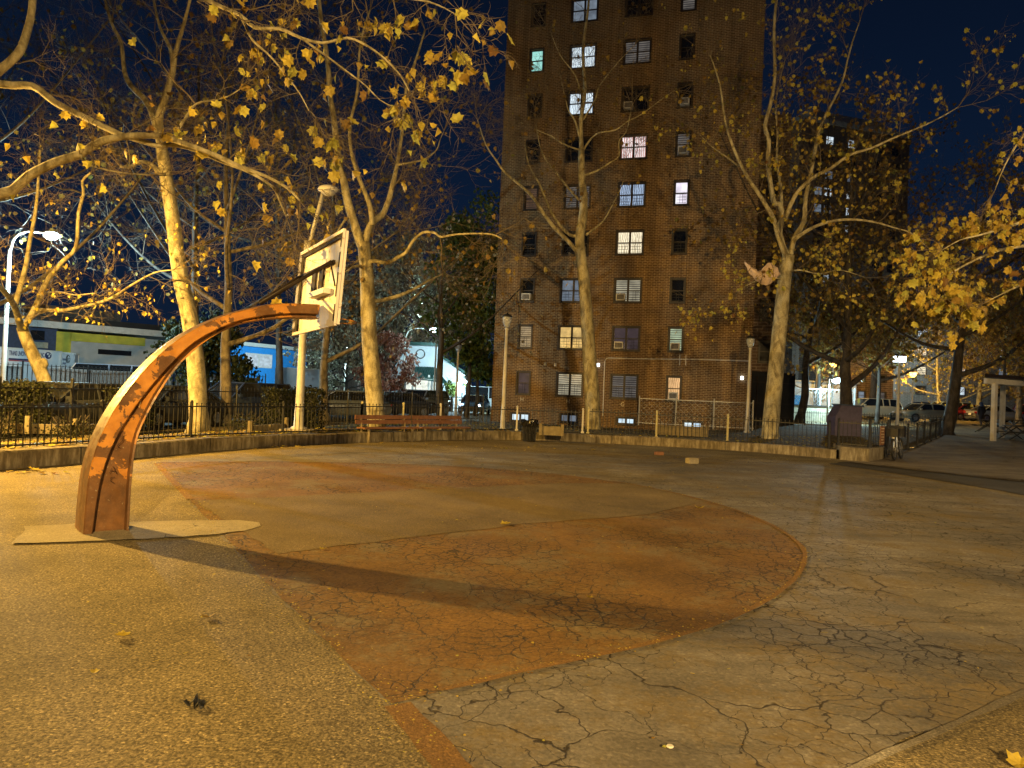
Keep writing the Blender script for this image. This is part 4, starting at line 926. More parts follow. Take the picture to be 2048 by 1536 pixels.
# picnic shelter and tables
t = thing('picnic_shelter', 'flat dark-roofed shelter on pale square posts at the right edge', 'shelter', AT(2010, 850, 36))
z0s = gz(24, 36); sh = Vector((AT(1987, 850, 35.5).x, 35.5, z0s)); dx = Vector((.93, .36, 0)); dy = Vector((-.36, .93, 0))
sh2 = Vector((AT(2004, 850, 38.6).x, 38.6, gz(26, 38.6))); of = sh2 - sh
for i, p in enumerate((sh, sh2, sh + dx * 4.6, sh2 + dx * 4.6)):
    s = MB(); s.box(p + Vector((0, 0, 1.42)), (.19, .19, 2.9), .37); s.build('post', M['white_metal'], t)
b0 = sh + Vector((-.55, -.1, 2.95)); s = MB(); s.bar(b0, b0 + dx * 6.2, .14, .26); s.bar(b0 + of, b0 + of + dx * 6.2, .14, .26); s.build('beam', M['white_metal'], t)
s = MB(); r0 = b0 + Vector((-.35, -.5, .16)); s.slab([r0, r0 + dx * 7, r0 + dx * 7 + of * 1.35, r0 + of * 1.35], (0, 0, 1), .16); s.build('roof', M['frame'], t)
def table(label, p, rz):
    t = thing('picnic_table', label, 'picnic table', p, rz, 'picnic tables at the shelter'); s = MB(); s.box((0, 0, .74), (1.7, .7, .05)); s.build('tabletop', M['bark_dark'], t, local=True)
    for y in (-.62, .62): s = MB(); s.box((0, y, .44), (1.7, .26, .045)); s.build('seat', M['bark_dark'], t, local=True)
    for x in (-.65, .65): s = MB(); s.bar((x, -.6, 0), (x, .32, .72), .05, .05); s.bar((x + .05, .6, 0), (x + .05, -.32, .72), .05, .05); s.bar((x, -.66, .41), (x, .66, .41), .05, .04); s.build('leg_frame', M['black_iron'], t, local=True)
def gp(u, v, Y): p = AT(u, v, Y); p.z = gz(p.x, p.y) + .02; return p
table('picnic table with crossed legs under the shelter roof, nearest the right edge', gp(2034, 850, 37), 1.35)
table('picnic table left of the nearer shelter post', gp(1976, 846, 44), .9)
table('picnic table behind the shelter, between its two left posts', gp(2012, 846, 46), .3)

# ------------------------------------------------------------ bicycle
def bike():
    p = G(1789, 921, .03); q2 = G(1818, 914, .03); q2 = p + (q2 - p).normalized() * 1.12; t = thing('bicycle', 'black delivery bicycle with cargo box leaning on the planter block', 'bicycle', p)
    f = (q2 - p).normalized(); up = Vector((0, 0, 1)); sd = Vector((-f.y, f.x, 0)); lean = up + sd * .10
    for c_, nm in ((p, 'front_wheel'), (q2, 'rear_wheel')):
        c0_ = c_ + lean * .35; s = MB(); s.tube([c0_ + (f * math.cos(a) + lean * math.sin(a)) * .32 for a in [k * math.pi / 16 for k in range(33)]], .032, 6, False); wh = s.build(nm, M['rubber'], t)
        s = MB(); s.tube([c0_ + (f * math.cos(a) + lean * math.sin(a)) * .285 for a in [k * math.pi / 16 for k in range(33)]], .016, 5, False)
        for k in range(12): a = k * math.pi / 6; s.bar(c0_, c0_ + (f * math.cos(a) + lean * math.sin(a)) * .285, .003, .003)
        s.ball(c0_, .05, 8); s.build('rim', M['chrome'], wh, local=False)
    P0 = lambda a, z, o=0: p + f * a + lean * z + sd * o
    s = MB()
    for a, b, r_ in ((P0(.18, .78), P0(.05, .40), .02), (P0(.20, .72), P0(.52, .30), .024), (P0(.20, .80), P0(.62, .74), .018), (P0(.52, .30), P0(.68, .82), .018), (P0(.52, .30), P0(1.12, .35), .013), (P0(.66, .72), P0(1.12, .35), .012)): s.tube([a, b], r_, 6)
    s.build('frame', M['galv'], t)
    s = MB(); s.tube([P0(.20, .80), P0(.22, .98)], .015, 6); s.tube([P0(.30, 1.0, -.30), P0(.22, .99, 0), P0(.30, 1.0, .30)], .014, 6); s.build('handlebar', M['pure_black'], t)
    s = MB(); s.box(P0(.70, .90), (.26, .15, .06), math.atan2(f.y, f.x)); s.build('saddle', M['rubber'], t)
    s = MB(); s.box(P0(1.02, .92), (.42, .40, .36), math.atan2(f.y, f.x)); cb_ = s.build('cargo_box', M['pure_black'], t)
    s = MB(); s.box(P0(1.02, .92) - sd * .0 + f * .22 + up * -.12, (.012, .26, .10), math.atan2(f.y, f.x)); s.build('plate', M['white_metal'], t)
    s = MB(); s.ball(P0(.06, .72), .05, 8); s.build('front_lamp', M['white_metal'], t); s = MB(); s.ball(P0(.52, .30, .02), .09, 10, (1, .4, 1)); s.bar(P0(.52, .30, .1), P0(.60, .18, .12), .03, .03); s.build('crank', M['chrome'], t)
    s = MB(); s.box(P0(.10, .88), (.30, .34, .26), math.atan2(f.y, f.x)); s.build('front_bag', M['pure_black'], t)
bike()

# ------------------------------------------------------------ person walking away
def person():
    base_ = gp(1962, 855, 52); t = MB(); me = bpy.data.meshes.new('person'); J = [
     ((0, 0, .93), .15), ((0, 0, 1.12), .15), ((0, 0.02, 1.33), .19), ((0, 0.03, 1.46), .09), ((0, .05, 1.53), .062), ((0, .07, 1.62), .095), ((0, .07, 1.70), .085),
     ((.19, .03, 1.38), .085), ((.27, -.05, 1.12), .065), ((.25, .10, .92), .05), ((.25, .14, .84), .038), ((-.19, .03, 1.38), .085), ((-.28, .0, 1.12), .065), ((-.30, -.06, .90), .05), ((-.30, -.06, .81), .038),
     ((.10, .0, .85), .12), ((.12, .16, .50), .075), ((.13, .10, .09), .055), ((.13, .26, .04), .045), ((-.10, 0, .85), .12), ((-.13, -.03, .48), .075), ((-.14, -.26, .12), .055), ((-.14, -.14, .04), .045)]
    E_ = [(0, 1), (1, 2), (2, 3), (3, 4), (4, 5), (5, 6), (2, 7), (7, 8), (8, 9), (9, 10), (2, 11), (11, 12), (12, 13), (13, 14), (0, 15), (15, 16), (16, 17), (17, 18), (0, 19), (19, 20), (20, 21), (21, 22)]
    me.from_pydata([j_[0] for j_ in J], E_, []); o = bpy.data.objects.new('tmp', me); COL.objects.link(o)
    md = o.modifiers.new('s', 'SKIN'); 
    for i, j_ in enumerate(J): me.skin_vertices[0].data[i].radius = (j_[1], j_[1])
    me.skin_vertices[0].data[0].use_root = True; o.modifiers.new('u', 'SUBSURF').levels = 2
    dg = bpy.context.evaluated_depsgraph_get(); m2 = bpy.data.meshes.new_from_object(o.evaluated_get(dg)); bpy.data.objects.remove(o)
    m2.name = 'person'; m2.materials.clear(); m2.materials.append(mat('dark_clothing', (.012, .013, .022), .85)); po = bpy.data.objects.new('person', m2); COL.objects.link(po); po.location = base_; po.rotation_euler = (0, 0, .15)
    tag(po, 'person in dark hooded jacket and trousers walking away across the plaza', 'person')
    s = MB(); s.ball((0, .07, 1.64), .125, 12, (1, 1, 1.2)); s.ball((0, .0, 1.50), .15, 10, (1.1, .8, .6)); s.build('hood', M['navy'], po, True, local=True)
    for sx in (.25, -.30):
        s = MB(); yy = .14 if sx > 0 else -.06
        for k in range(4): s.tube([(sx - .02 + .013 * k, yy, .80), (sx - .02 + .013 * k, yy + .02, .76), (sx - .015 + .012 * k, yy + .05, .735)], [.009, .008, .007], 5)
        s.tube([(sx + .02, yy + .03, .82), (sx + .015, yy + .055, .78)], .009, 5); s.build('hand', M['wood_pale'], po, local=True)
person()

# ------------------------------------------------------------ vehicles
carpaint = {}
def paint(col):
    if col not in carpaint: carpaint[col] = mat('car_paint', col, .22, .3, .08, 2, spec=.7)
    return carpaint[col]
def car(label, p, rz, col, kind='sedan', head=False, tail=False, cat='car', gr=None):
    L_, Wd, Hh, hood, roof0, roof1 = {'sedan': (4.6, 1.80, 1.45, .95, -.55, .95), 'suv': (4.8, 1.92, 1.66, 1.05, -.45, 2.05), 'van': (5.3, 2.0, 2.15, 1.15, -1.5, 2.5)}[kind]
    t = thing('parked_car' if kind != 'van' else 'parked_van', label, cat, p, rz, gr); h2 = Wd / 2; x0 = -L_ / 2; x1 = L_ / 2   # front at -x
    st = [(x0, .38, .62, .72), (x0 + .12, .28, .76, .90), (x0 + .6, .22, hood - .12, .98), (-.95, .20, hood, 1), (0, .20, hood + .02, 1), (1.3, .20, hood + .03, 1), (x1 - .5, .22, hood + (.0 if kind != 'sedan' else -.02), .98), (x1 - .1, .28, hood - .06, .92), (x1, .40, hood - .25, .80)]
    s = MB(); vs = []
    for x, zb_, zt, wf in st:
        y = h2 * wf
        vs += [(x, -y * .92, zb_), (x, -y, zb_ + .15), (x, -y, (zb_ + zt) / 2 + .05), (x, -y * .97, zt - .06), (x, -y * .88, zt), (x, y * .88, zt), (x, y * .97, zt - .06), (x, y, (zb_ + zt) / 2 + .05), (x, y, zb_ + .15), (x, y * .92, zb_)]
    n = 10; fs = []
    for i in range(len(st) - 1):
        for k in range(n): k2 = (k + 1) % n; fs.append((i * n + k, i * n + k2, (i + 1) * n + k2, (i + 1) * n + k))
    fs.append(tuple(range(n))); fs.append(tuple(len(vs) - 1 - k for k in range(n))); s.add(vs, fs)
    s.build('body', paint(col), t, True, local=True)
    zc = hood - .03; ra, rb = roof0, roof1; fb = roof0 - (.75 if kind != 'van' else .55); bb_ = min(x1 - .12, roof1 + (.75 if kind == 'sedan' else .25))
    def cab(inset, za, zb_):
        w0, w1 = h2 * .90 - inset, h2 * .72 - inset
        return [(fb + inset, -w0, za), (bb_ - inset, -w0, za), (bb_ - inset, w0, za), (fb + inset, w0, za), (ra + inset * .3, -w1, zb_), (rb - inset * .3, -w1, zb_), (rb - inset * .3, w1, zb_), (ra + inset * .3, w1, zb_)]
    s = MB(); s.add(cab(.0, zc, Hh - .06), [(0, 1, 5, 4), (1, 2, 6, 5), (2, 3, 7, 6), (3, 0, 4, 7)]); s.build('windows', M['glass'], t, local=True)
    s = MB(); w1 = h2 * .73; s.slab([(ra - .03, -w1, Hh - .07), (rb + .03, -w1, Hh - .07), (rb + .03, w1, Hh - .07), (ra - .03, w1, Hh - .07)], (0, 0, 1), .05)
    c_ = cab(-.012, zc, Hh - .05)
    for a, b in ((0, 4), (1, 5), (2, 6), (3, 7)): s.bar(c_[a], c_[b], .06, .06)
    for x in ((ra + rb) / 2 - .1,) + ((rb - .8,) if kind != 'sedan' else ()):
        for sg_ in (-1, 1): s.bar((x, sg_ * h2 * .905, zc), (x, sg_ * h2 * .735, Hh - .05), .07, .05)
    s.build('roof', paint(col), t, local=True)
    for x in (x0 + .85, x1 - .85):
        for y in (-h2 + .09, h2 - .09):
            s = MB(); s.tube([(x, y - .11, .33), (x, y + .11, .33)], .33, 18); wl_ = s.build('wheel', M['rubber'], t, local=True)
            s = MB(); s.tube([(x, y - .115, .33), (x, y + .115, .33)], .20, 12); s.build('rim', M['chrome'], wl_, local=True)
    for y in (-h2 * .68, h2 * .68):
        s = MB(); s.ball((x0 + .10, y, .68), .13, 8, (.7, 1.3, .7)); s.build('headlight', M['headlight_on'] if head else M['lens'], t, True, local=True)
        s = MB(); s.box((x1 - .06, y * 1.08, hood - .18), (.10, .24, .18)); s.build('tail_light', M['tail_on'] if tail else M['tail_off'], t, local=True)
        s = MB(); s.box((fb + .25, y * 1.55, hood + .05), (.12, .18, .13)); s.build('side_mirror', paint(col), t, local=True)
    s = MB(); s.box((x0 - .0, 0, .50), (.03, Wd * .5, .22)); s.build('grille', M['pure_black'], t, local=True)
    s = MB(); s.box((x1 + .01, 0, .62), (.02, .36, .15)); s.build('number_plate', M['white_metal'], t, local=True)
    return t
M['tail_off'] = mat('red_tail_glass', (.22, .01, .01), .2)
GL = 'cars parked along the street on the left'; GR = 'cars parked beyond the plaza on the right'
def cp(u, Y, dz=0): p = AT(u, 800, Y); p.z = gz(p.x, Y) + .01 + dz; return p
SD = math.atan2(11, 3.0)
car('black car with lit windscreen parked behind the leaning tree', cp(150, 21), SD, (.05, .055, .065), 'sedan', gr=GL)
car('black car parked between the curved post and the first sycamore', cp(335, 25), SD, (.04, .045, .055), 'sedan', gr=GL)
car('dark blue van-like car parked between the sycamore and the square hedge', cp(480, 30), SD - .2, (.05, .07, .13), 'suv', gr=GL)
car('white-roofed car parked behind the dark blue one', cp(440, 37), SD - .1, (.35, .37, .38), 'suv', gr=GL)
car('silver car parked behind the fence left of the big trunk', cp(690, 37), SD - 1.0, (.16, .19, .24), 'sedan', gr=GL)
car('black hatchback parked behind the left bench', cp(792, 43), SD - .8, (.04, .045, .06), 'sedan', gr=GL)
car('white and dark car facing the fence behind the right bench', cp(842, 46), SD - .15, (.20, .23, .27), 'suv', gr=GL)
hc = car('pale blue car with headlights on beside the apartment corner', cp(950, 54), SD + .15, (.12, .25, .42), 'sedan', True, gr='cars driving on the street')
car('pale gold car parked behind the violet cabinet', cp(1738, 58), .1, (.52, .44, .30), 'suv', gr=GR)
car('pale sedan behind the double lantern lamp', cp(1850, 56), .15, (.32, .28, .20), 'sedan', gr=GR)
car('light blue car right of the pale sedan', cp(1888, 66), .0, (.28, .34, .38), 'suv', gr=GR)
car('dark blue car farthest back between lantern and leaning tree', cp(1842, 76), .0, (.05, .09, .22), 'suv', gr=GR)
car('red car left of the walking person', cp(1935, 66), 3.3, (.32, .03, .03), 'sedan', gr=GR)
car('silver car between the person and the shelter post', cp(1992, 62), 3.2, (.32, .33, .34), 'sedan', gr=GR)
car('white car behind the shelter posts', cp(1996, 74), 3.1, (.5, .5, .5), 'suv', gr=GR)
car('dark red car with glowing tail lights at the right edge', cp(2052, 64), 4.2, (.22, .02, .03), 'suv', False, True, gr=GR)
car('white van caught in bright light beside the apartment corner', cp(966, 62), .1, (.6, .64, .66), 'van', cat='van', gr='cars driving on the street')
cobra('short lit white lamp at the right end of the gabled building', 914, 800, 57, 2.3, (.15, 0, .2, 1), 0, .05, True, 1500)
# trailers
def trailer(label, u0, u1, Y0, Y1, vtop, h, m, dark=False):
    Fk = Facade((AT(u0, 720, Y0).x, Y0), (AT(u1, 720, Y1).x, Y1)); t = thing('box_trailer', label, 'trailer', Fk.A, Fk.rz); top = Fk.hit((u0 + u1) / 2, vtop)[1]
    s = MB(); s.box((Fk.W / 2, 1.2, (top + .9) / 2), (Fk.W, 2.4, top - .9)); s.build('box_body', m, t, local=True)
    s = MB(); s.box((Fk.W / 2, -.01, top - .03), (Fk.W + .04, .06, .08)); s.box((Fk.W / 2, -.01, .95), (Fk.W + .04, .06, .1)); s.box((Fk.W - .03, -.01, (top + .9) / 2), (.07, .06, top - .9)); s.build('edge_trim', M['white_metal'], t, local=True)
    for x in (Fk.W * .8, Fk.W * .92):
        s = MB(); s.tube([(x, 0, .5), (x, .3, .5)], .5, 16); s.build('wheel', M['rubber'], t, local=True)
    return t, Fk, top
M['trailer'] = mat('white_trailer_paint', (.66, .67, .68), .5, 0, .07, 2); M['trailer_grey'] = mat('grey_trailer_paint', (.38, .39, .42), .5, 0, .1, 2)
M['ink'] = mat('dark_blue_lettering', (.02, .03, .10), .6); M['inkred'] = mat('red_lettering_line', (.45, .02, .03), .6)
tr, Ft, tp = trailer('white box trailer with dark blue company lettering behind the leaning trunk', -30, 122, 42, 46.5, 697, 3, M['trailer'])
a0, zt_ = Ft.hit(18, 706); a1, _ = Ft.hit(89, 713); zt_ = (zt_ + Ft.hit(89, 711)[1]) / 2
tx = text('TRANS UNION TRANSPORT INC.', .40, tr, ((a0 + a1) / 2, -.02, zt_), (R(90), 0, 0), M['ink'])
wd_ = tx['span']; tx.scale = ((a1 - a0) / max(.1, wd_), 1, 1)
s = MB(); s.box(((a0 + a1) / 2, -.016, zt_ - .34), (a1 - a0, .02, .10)); s.build('dark_stripe', M['ink'], tr, local=True)
s = MB(); s.box(((a0 + a1) / 2, -.016, zt_ - .43), (a1 - a0, .02, .05)); s.build('red_stripe', M['inkred'], tr, local=True)
def globe(par, a, z, r_, m, m2):
    s = MB(); s.tube([(a, -.03, z), (a, .0, z)], r_, 20); g_ = s.build('globe_emblem', m, par, local=True)
    s = MB()
    for pts in (((-.5, .5), (-.1, .75), (.1, .4), (-.15, .1), (-.35, .2)), ((.05, .0), (.45, .15), (.5, -.2), (.2, -.6), (.0, -.3)), ((.3, .6), (.65, .45), (.7, .15), (.4, .3))):
        s.slab([(a + x * r_, -.034, z + y * r_) for x, y in pts], (0, -1, 0), .006)
    s.build('continents', m2, par, local=True)
a, z = Ft.hit(96, 711); globe(tr, a, z, .22, M['ink'], M['trailer'])
tr2, Ft2, tp2 = trailer('shorter grey box trailer with dark globe emblem', 124, 157, 46.6, 49, 706, 3, M['trailer_grey'])
a, z = Ft2.hit(136, 718); globe(tr2, a, z, .27, M['pure_black'], M['trailer_grey'])
s = MB(); a, z = Ft2.hit(126.5, 717)
for k in range(2): s.box((a + .15, -.02, z - .05 - .25 * k), (.35, .02, .12)); 
s.build('faded_lettering', M['ink'], tr2, local=True)
car('white and blue delivery van parked in front of the yellow building', cp(212, 44, .25), SD - 1.2, (.35, .42, .55), 'van', cat='van')
trailer('grey box truck body parked right of the blue house', 575, 640, 62, 64, 737, 3, M['trailer_grey'])
# umbrella canopy caught in the tree
uc = AT(1524, 545, 27.2); t = thing('torn_umbrella', 'pale torn umbrella snagged in the branches of the right sycamore', 'umbrella', uc)
M['cloth'] = mat('pale_worn_cloth', (.62, .46, .34), .8, 0, .2, 6)
s = MB(); n_ = 18; m_ = 8; vs = []; fs = []
tp = crv([(-.68, 0, .42), (-.50, 0, .27), (-.28, 0, .13), (-.12, 0, .05), (.02, 0, .16), (.18, 0, .34), (.36, 0, .38), (.55, 0, .22), (.68, 0, .02)], 3); bt_ = crv([(-.68, 0, .40), (-.58, 0, .12), (-.38, 0, -.15), (-.15, 0, -.36), (.08, 0, -.46), (.28, 0, -.44), (.45, 0, -.30), (.58, 0, -.16), (.70, 0, -.04)], 3)
nn_ = len(tp)
for i in range(m_ + 1):
    f = i / m_
    for k in range(nn_):
        p = tp[k].lerp(bt_[k], f); vs.append(uc + p + Vector((0, -.28 * math.sin(math.pi * f) * math.sin(math.pi * k / (nn_ - 1)) + .03 * math.sin(k * 1.7), .018 * math.sin(k * 2.1 + i) + rnd.uniform(-.012, .012))))
for i in range(m_):
    for k in range(nn_ - 1): b_ = i * nn_ + k; fs.append((b_, b_ + 1, b_ + nn_ + 1, b_ + nn_))
s.add(vs, fs); s.build('canopy_cloth', M['cloth'], t, True)
for k in (4, 10, 17, 22):
    s = MB(); s.tube([vs[i * nn_ + k] + Vector((0, -.02, 0)) for i in range(m_ + 1)], .009, 4); s.build('rib', M['black_iron'], t)
#--TREES--

# ------------------------------------------------------------ trees
def leaf(mb, p, size, r, hang=.6):
    """one lobed leaf"""
    a = r.uniform(0, 6.28); ax = Vector((math.cos(a), math.sin(a), r.uniform(-.4, .4))).normalized()
    dn = Vector((r.uniform(-.6, .6), r.uniform(-.6, .6), -hang - r.random() * .6)).normalized(); y = dn; x = (ax - y * ax.dot(y)).normalized(); z = x.cross(y)
    cv = r.uniform(-.2, 1.1); cw = r.uniform(-.4, .9)
    if size > .13:
        o = [(0, .04), (.26, -.04), (.30, .16), (.54, .30), (.40, .48), (.38, .76), (.20, .72), (0, 1.0), (-.20, .72), (-.38, .76), (-.40, .48), (-.54, .30), (-.30, .16), (-.26, -.04)]
    else: o = [(0, 0), (.42, .25), (.25, .6), (0, 1), (-.25, .6), (-.42, .25)]
    vs = [p + x * (u * size) + y * (v * size) + z * (abs(u) * size * cv + (v - .4) ** 2 * size * cw + r.uniform(-.05, .05) * size) for u, v in o]
    mb.add([p + y * size * .42] + vs, [(0, i + 1, (i + 1) % len(vs) + 1) for i in range(len(vs))])
class Tree:
    def __init__(s, label, basep, bark, twigm, leafm, seed, leaf_size=.15, cat='tree', name='plane_tree', group=None):
        s.t = thing(name, label, cat, basep, 0, group); s.tr = MB(); s.tw = MB(); s.lf = MB(); s.r = random.Random(seed); s.mats = (bark, twigm, leafm); s.ls = leaf_size; s.ln = 0; s.lk = .3
    def limb(s, pts, r0, r1, n=9, k=3, power=1.0, wob=.0):
        P3 = crv(pts, k); m = len(P3) - 1
        if wob: P3 = [p + Vector((s.r.uniform(-wob, wob), s.r.uniform(-wob, wob), s.r.uniform(-wob, wob))) if 0 < i < m else p for i, p in enumerate(P3)]
        rr = [r0 + (r1 - r0) * (i / m) ** power for i in range(m + 1)]; s.tr.tube(P3, rr, n); return P3, rr
    def twig(s, p, d, L, r, lvl, leafp, up=.02, droop=0, kink=.42):
        n = 4 if L > .5 else 3; pts = [p]; cur = Vector(p); d = Vector(d).normalized(); st = L / n; kids = []
        for i in range(n):
            d = (d + Vector((s.r.gauss(0, kink * .5), s.r.gauss(0, kink * .5), s.r.gauss(0, kink * .45) + up))).normalized(); cur = cur + d * st; pts.append(cur); kids.append((cur.copy(), d.copy(), i))
        s.tw.tube(pts, [r * (1 - .65 * i / n) for i in range(n + 1)], 3 if r < .012 else 5, False)
        if lvl > 0:
            for c, dd, i in kids:
                for _ in range(s.r.choice((1, 2)) if i < n - 1 else 2):
                    a = Vector((s.r.gauss(0, 1), s.r.gauss(0, 1), s.r.gauss(0, .8))); a = (a - dd * a.dot(dd)).normalized()
                    s.twig(c, dd * .75 + a * .8, L * s.r.uniform(.42, .68), max(.0035, r * .55), lvl - 1, leafp, up, droop, kink)
        else:
            for c, dd, i in kids:
                if s.r.random() < leafp * s.lk: leaf(s.lf, c, s.ls * s.r.uniform(.6, 1.25), s.r); s.ln += 1
    def dress(s, P3, rr, start=.3, dens=1.2, L=1.6, lvl=2, leafp=.15, r=.018, up=.04, flat=1.0):
        """side branches along a limb"""
        tot = 0; m = len(P3) - 1
        for i in range(int(m * start), m):
            a, b = P3[i], P3[i + 1]; seg = (b - a).length; tot += seg * dens
            d = (b - a).normalized()
            while tot > 0:
                tot -= 1; f = s.r.random(); v = Vector((s.r.gauss(0, 1), s.r.gauss(0, 1) * flat, s.r.gauss(.25, .8))); v = (v - d * v.dot(d) * .7).normalized()
                s.twig(a.lerp(b, f), v + d * .5, L * s.r.uniform(.55, 1.2) * (1.1 - .3 * i / m), min(r * s.r.uniform(.7, 1.2), rr[i] * .8), lvl, leafp, up)
        d = (P3[-1] - P3[-2]).normalized()
        for _ in range(3): s.twig(P3[-1], d + Vector((s.r.gauss(0, .4), s.r.gauss(0, .4), s.r.gauss(0, .4))), L, r * .9, lvl, leafp, up)
    def done(s):
        b, w_, l = s.mats; s.tr.build('trunk', b, s.t, True)
        if s.tw.v: s.tw.build('branches', w_, s.t, True)
        if s.lf.v: s.lf.build('crown', l, s.t)
def px(pts, Y, Ye=None, wob=0):
    n = len(pts) - 1; Ye = Y if Ye is None else Ye
    return [AT(u, v, Y + (Ye - Y) * i / max(1, n)) for i, (u, v) in enumerate(pts)]
def flare(T, p0, r, h=.5):
    T.tr.lathe(p0 - Vector((0, 0, .15)), [(r * 1.7, 0), (r * 1.35, .22), (r * 1.08, h), (r * .9, h + .25)], 14)

# T1 - sycamore beside the curved post
Y = 19.8; T = Tree('pale-barked sycamore rising directly behind the curved post', G(396, 862, .27), M['bark'], M['twig'], M['leaf_ochre'], 11, .15)
P3, rr = T.limb(px([(398, 872), (394, 760), (386, 680), (376, 620), (364, 570), (353, 500), (346, 440), (338, 390), (330, 340), (323, 295)], Y), .245, .155, 14); flare(T, G(397, 866, .2), .25)
T.dress(P3, rr, .86, .7, 1.6, 2, .15)
for pts, Ye, r0 in (([(323, 300), (318, 240), (328, 205), (345, 147), (352, 102), (369, 44), (385, -20)], 19, .13), ([(325, 310), (300, 215), (262, 172), (249, 143), (242, 85), (222, 44), (205, -20)], 21, .10), ([(345, 150), (341, 99), (320, 55), (305, -10)], 20.5, .06), ([(322, 348), (300, 328), (280, 324), (258, 334), (240, 332)], 18.8, .075)):
    P3, rr = T.limb(px(pts, Y, Ye), r0, .03, 8); T.dress(P3, rr, .15, 1.6, 1.7, 2, .09, r=.015)
T.tr.lathe(AT(363, 595, Y - .22), [(.05, -.02), (.055, 0), (.03, .02)], 8)
T.done()
# T2 - forked sycamore beside the backboard
Y = 24.0; T = Tree('tall forked sycamore standing behind the bench with a crooked side limb', G(752, 850, .22), M['bark'], M['twig'], M['leaf_ochre'], 12, .15)
P3, rr = T.limb(px([(754, 862), (748, 790), (744, 740), (739, 680), (736, 620), (734, 560), (731, 520), (727, 485)], Y), .30, .21, 14); flare(T, G(753, 858, .1), .29)
for pts, Ye, r0, r1 in (([(727, 500), (719, 480), (705, 437), (694, 398), (687, 360), (680, 337), (675, 300), (668, 240), (660, 190), (655, 120), (642, 40), (636, -30)], 24, .165, .06),
    ([(731, 500), (733, 474), (744, 446), (764, 430), (776, 405), (784, 375), (790, 350), (798, 307), (806, 250), (812, 180), (835, 110), (850, 60)], 25, .13, .03),
    ([(744, 450), (741, 417), (732, 390), (720, 361), (710, 332), (702, 300), (700, 250), (715, 180), (720, 90), (740, 20)], 23.3, .09, .03),
    ([(733, 528), (745, 522), (775, 525), (795, 515), (812, 505), (823, 487), (838, 470), (852, 464), (870, 466), (882, 474), (910, 469), (950, 467), (985, 469), (1004, 478)], 21.5, .075, .018),
    ([(746, 602), (765, 600), (800, 591), (830, 577), (856, 562), (885, 548)], 25.5, .085, .03), ([(733, 540), (718, 532), (705, 535), (690, 545), (672, 546)], 22.6, .06, .02), ([(700, 436), (690, 440), (676, 462), (655, 480), (640, 482)], 23, .045, .015),
    ([(794, 330), (822, 325), (850, 318), (873, 300), (880, 280), (888, 262)], 25, .035, .01)):
    P3, rr = T.limb(px(pts, Y, Ye), r0, r1, 9); T.dress(P3, rr, .3, 1.1, 1.6, 2, .13, r=.016)
T.done()
# T3 - sycamore before the tower
Y = 30.5; T = Tree('slim sycamore standing in front of the brick apartment block', G(1185, 861, .15), M['bark'], M['twig'], M['leaf_ochre'], 13, .16)
P3, rr = T.limb(px([(1187, 872), (1184, 790), (1180, 730), (1176, 670), (1171, 600), (1166, 540), (1161, 505), (1160, 470), (1166, 430), (1167, 390), (1163, 350), (1163, 300)], Y), .33, .13, 14); flare(T, G(1186, 868, 0), .32)
for pts, Ye, r0, r1 in (([(1163, 300), (1162, 240), (1170, 180), (1166, 100), (1176, 20), (1180, -40)], 31, .10, .04), ([(1156, 505), (1132, 478), (1106, 452), (1086, 425), (1066, 395), (1040, 370), (1010, 345), (992, 320), (972, 290), (955, 240)], 28, .10, .02),
    ([(1156, 470), (1140, 470), (1112, 440), (1092, 400), (1080, 370), (1058, 330), (1050, 290)], 31, .08, .02), ([(1158, 400), (1140, 380), (1112, 345), (1092, 320), (1080, 292), (1072, 250)], 30, .05, .015),
    ([(1166, 352), (1180, 347), (1197, 340), (1219, 326), (1238, 312), (1238, 282), (1253, 262), (1262, 220)], 29.5, .055, .012), ([(1167, 300), (1180, 280), (1197, 266), (1231, 260), (1253, 244), (1282, 229), (1324, 198), (1350, 180)], 29, .045, .01),
    ([(1164, 300), (1150, 297), (1123, 286), (1103, 272), (1080, 263), (1058, 250), (1040, 245)], 30, .045, .01), ([(1163, 290), (1151, 244), (1137, 221), (1131, 198), (1120, 150)], 30.5, .05, .012), ([(1172, 470), (1192, 455), (1208, 440), (1225, 410), (1240, 380), (1250, 350)], 31.5, .055, .012),
    ([(1166, 240), (1190, 200), (1200, 170), (1240, 120), (1270, 90)], 30, .04, .01), ([(1166, 200), (1150, 150), (1120, 110), (1100, 60)], 30, .04, .01)):
    P3, rr = T.limb(px(pts, Y, Ye), r0, r1, 8); T.dress(P3, rr, .25, 2.0, 1.7, 2, .06, r=.015)
T.done()
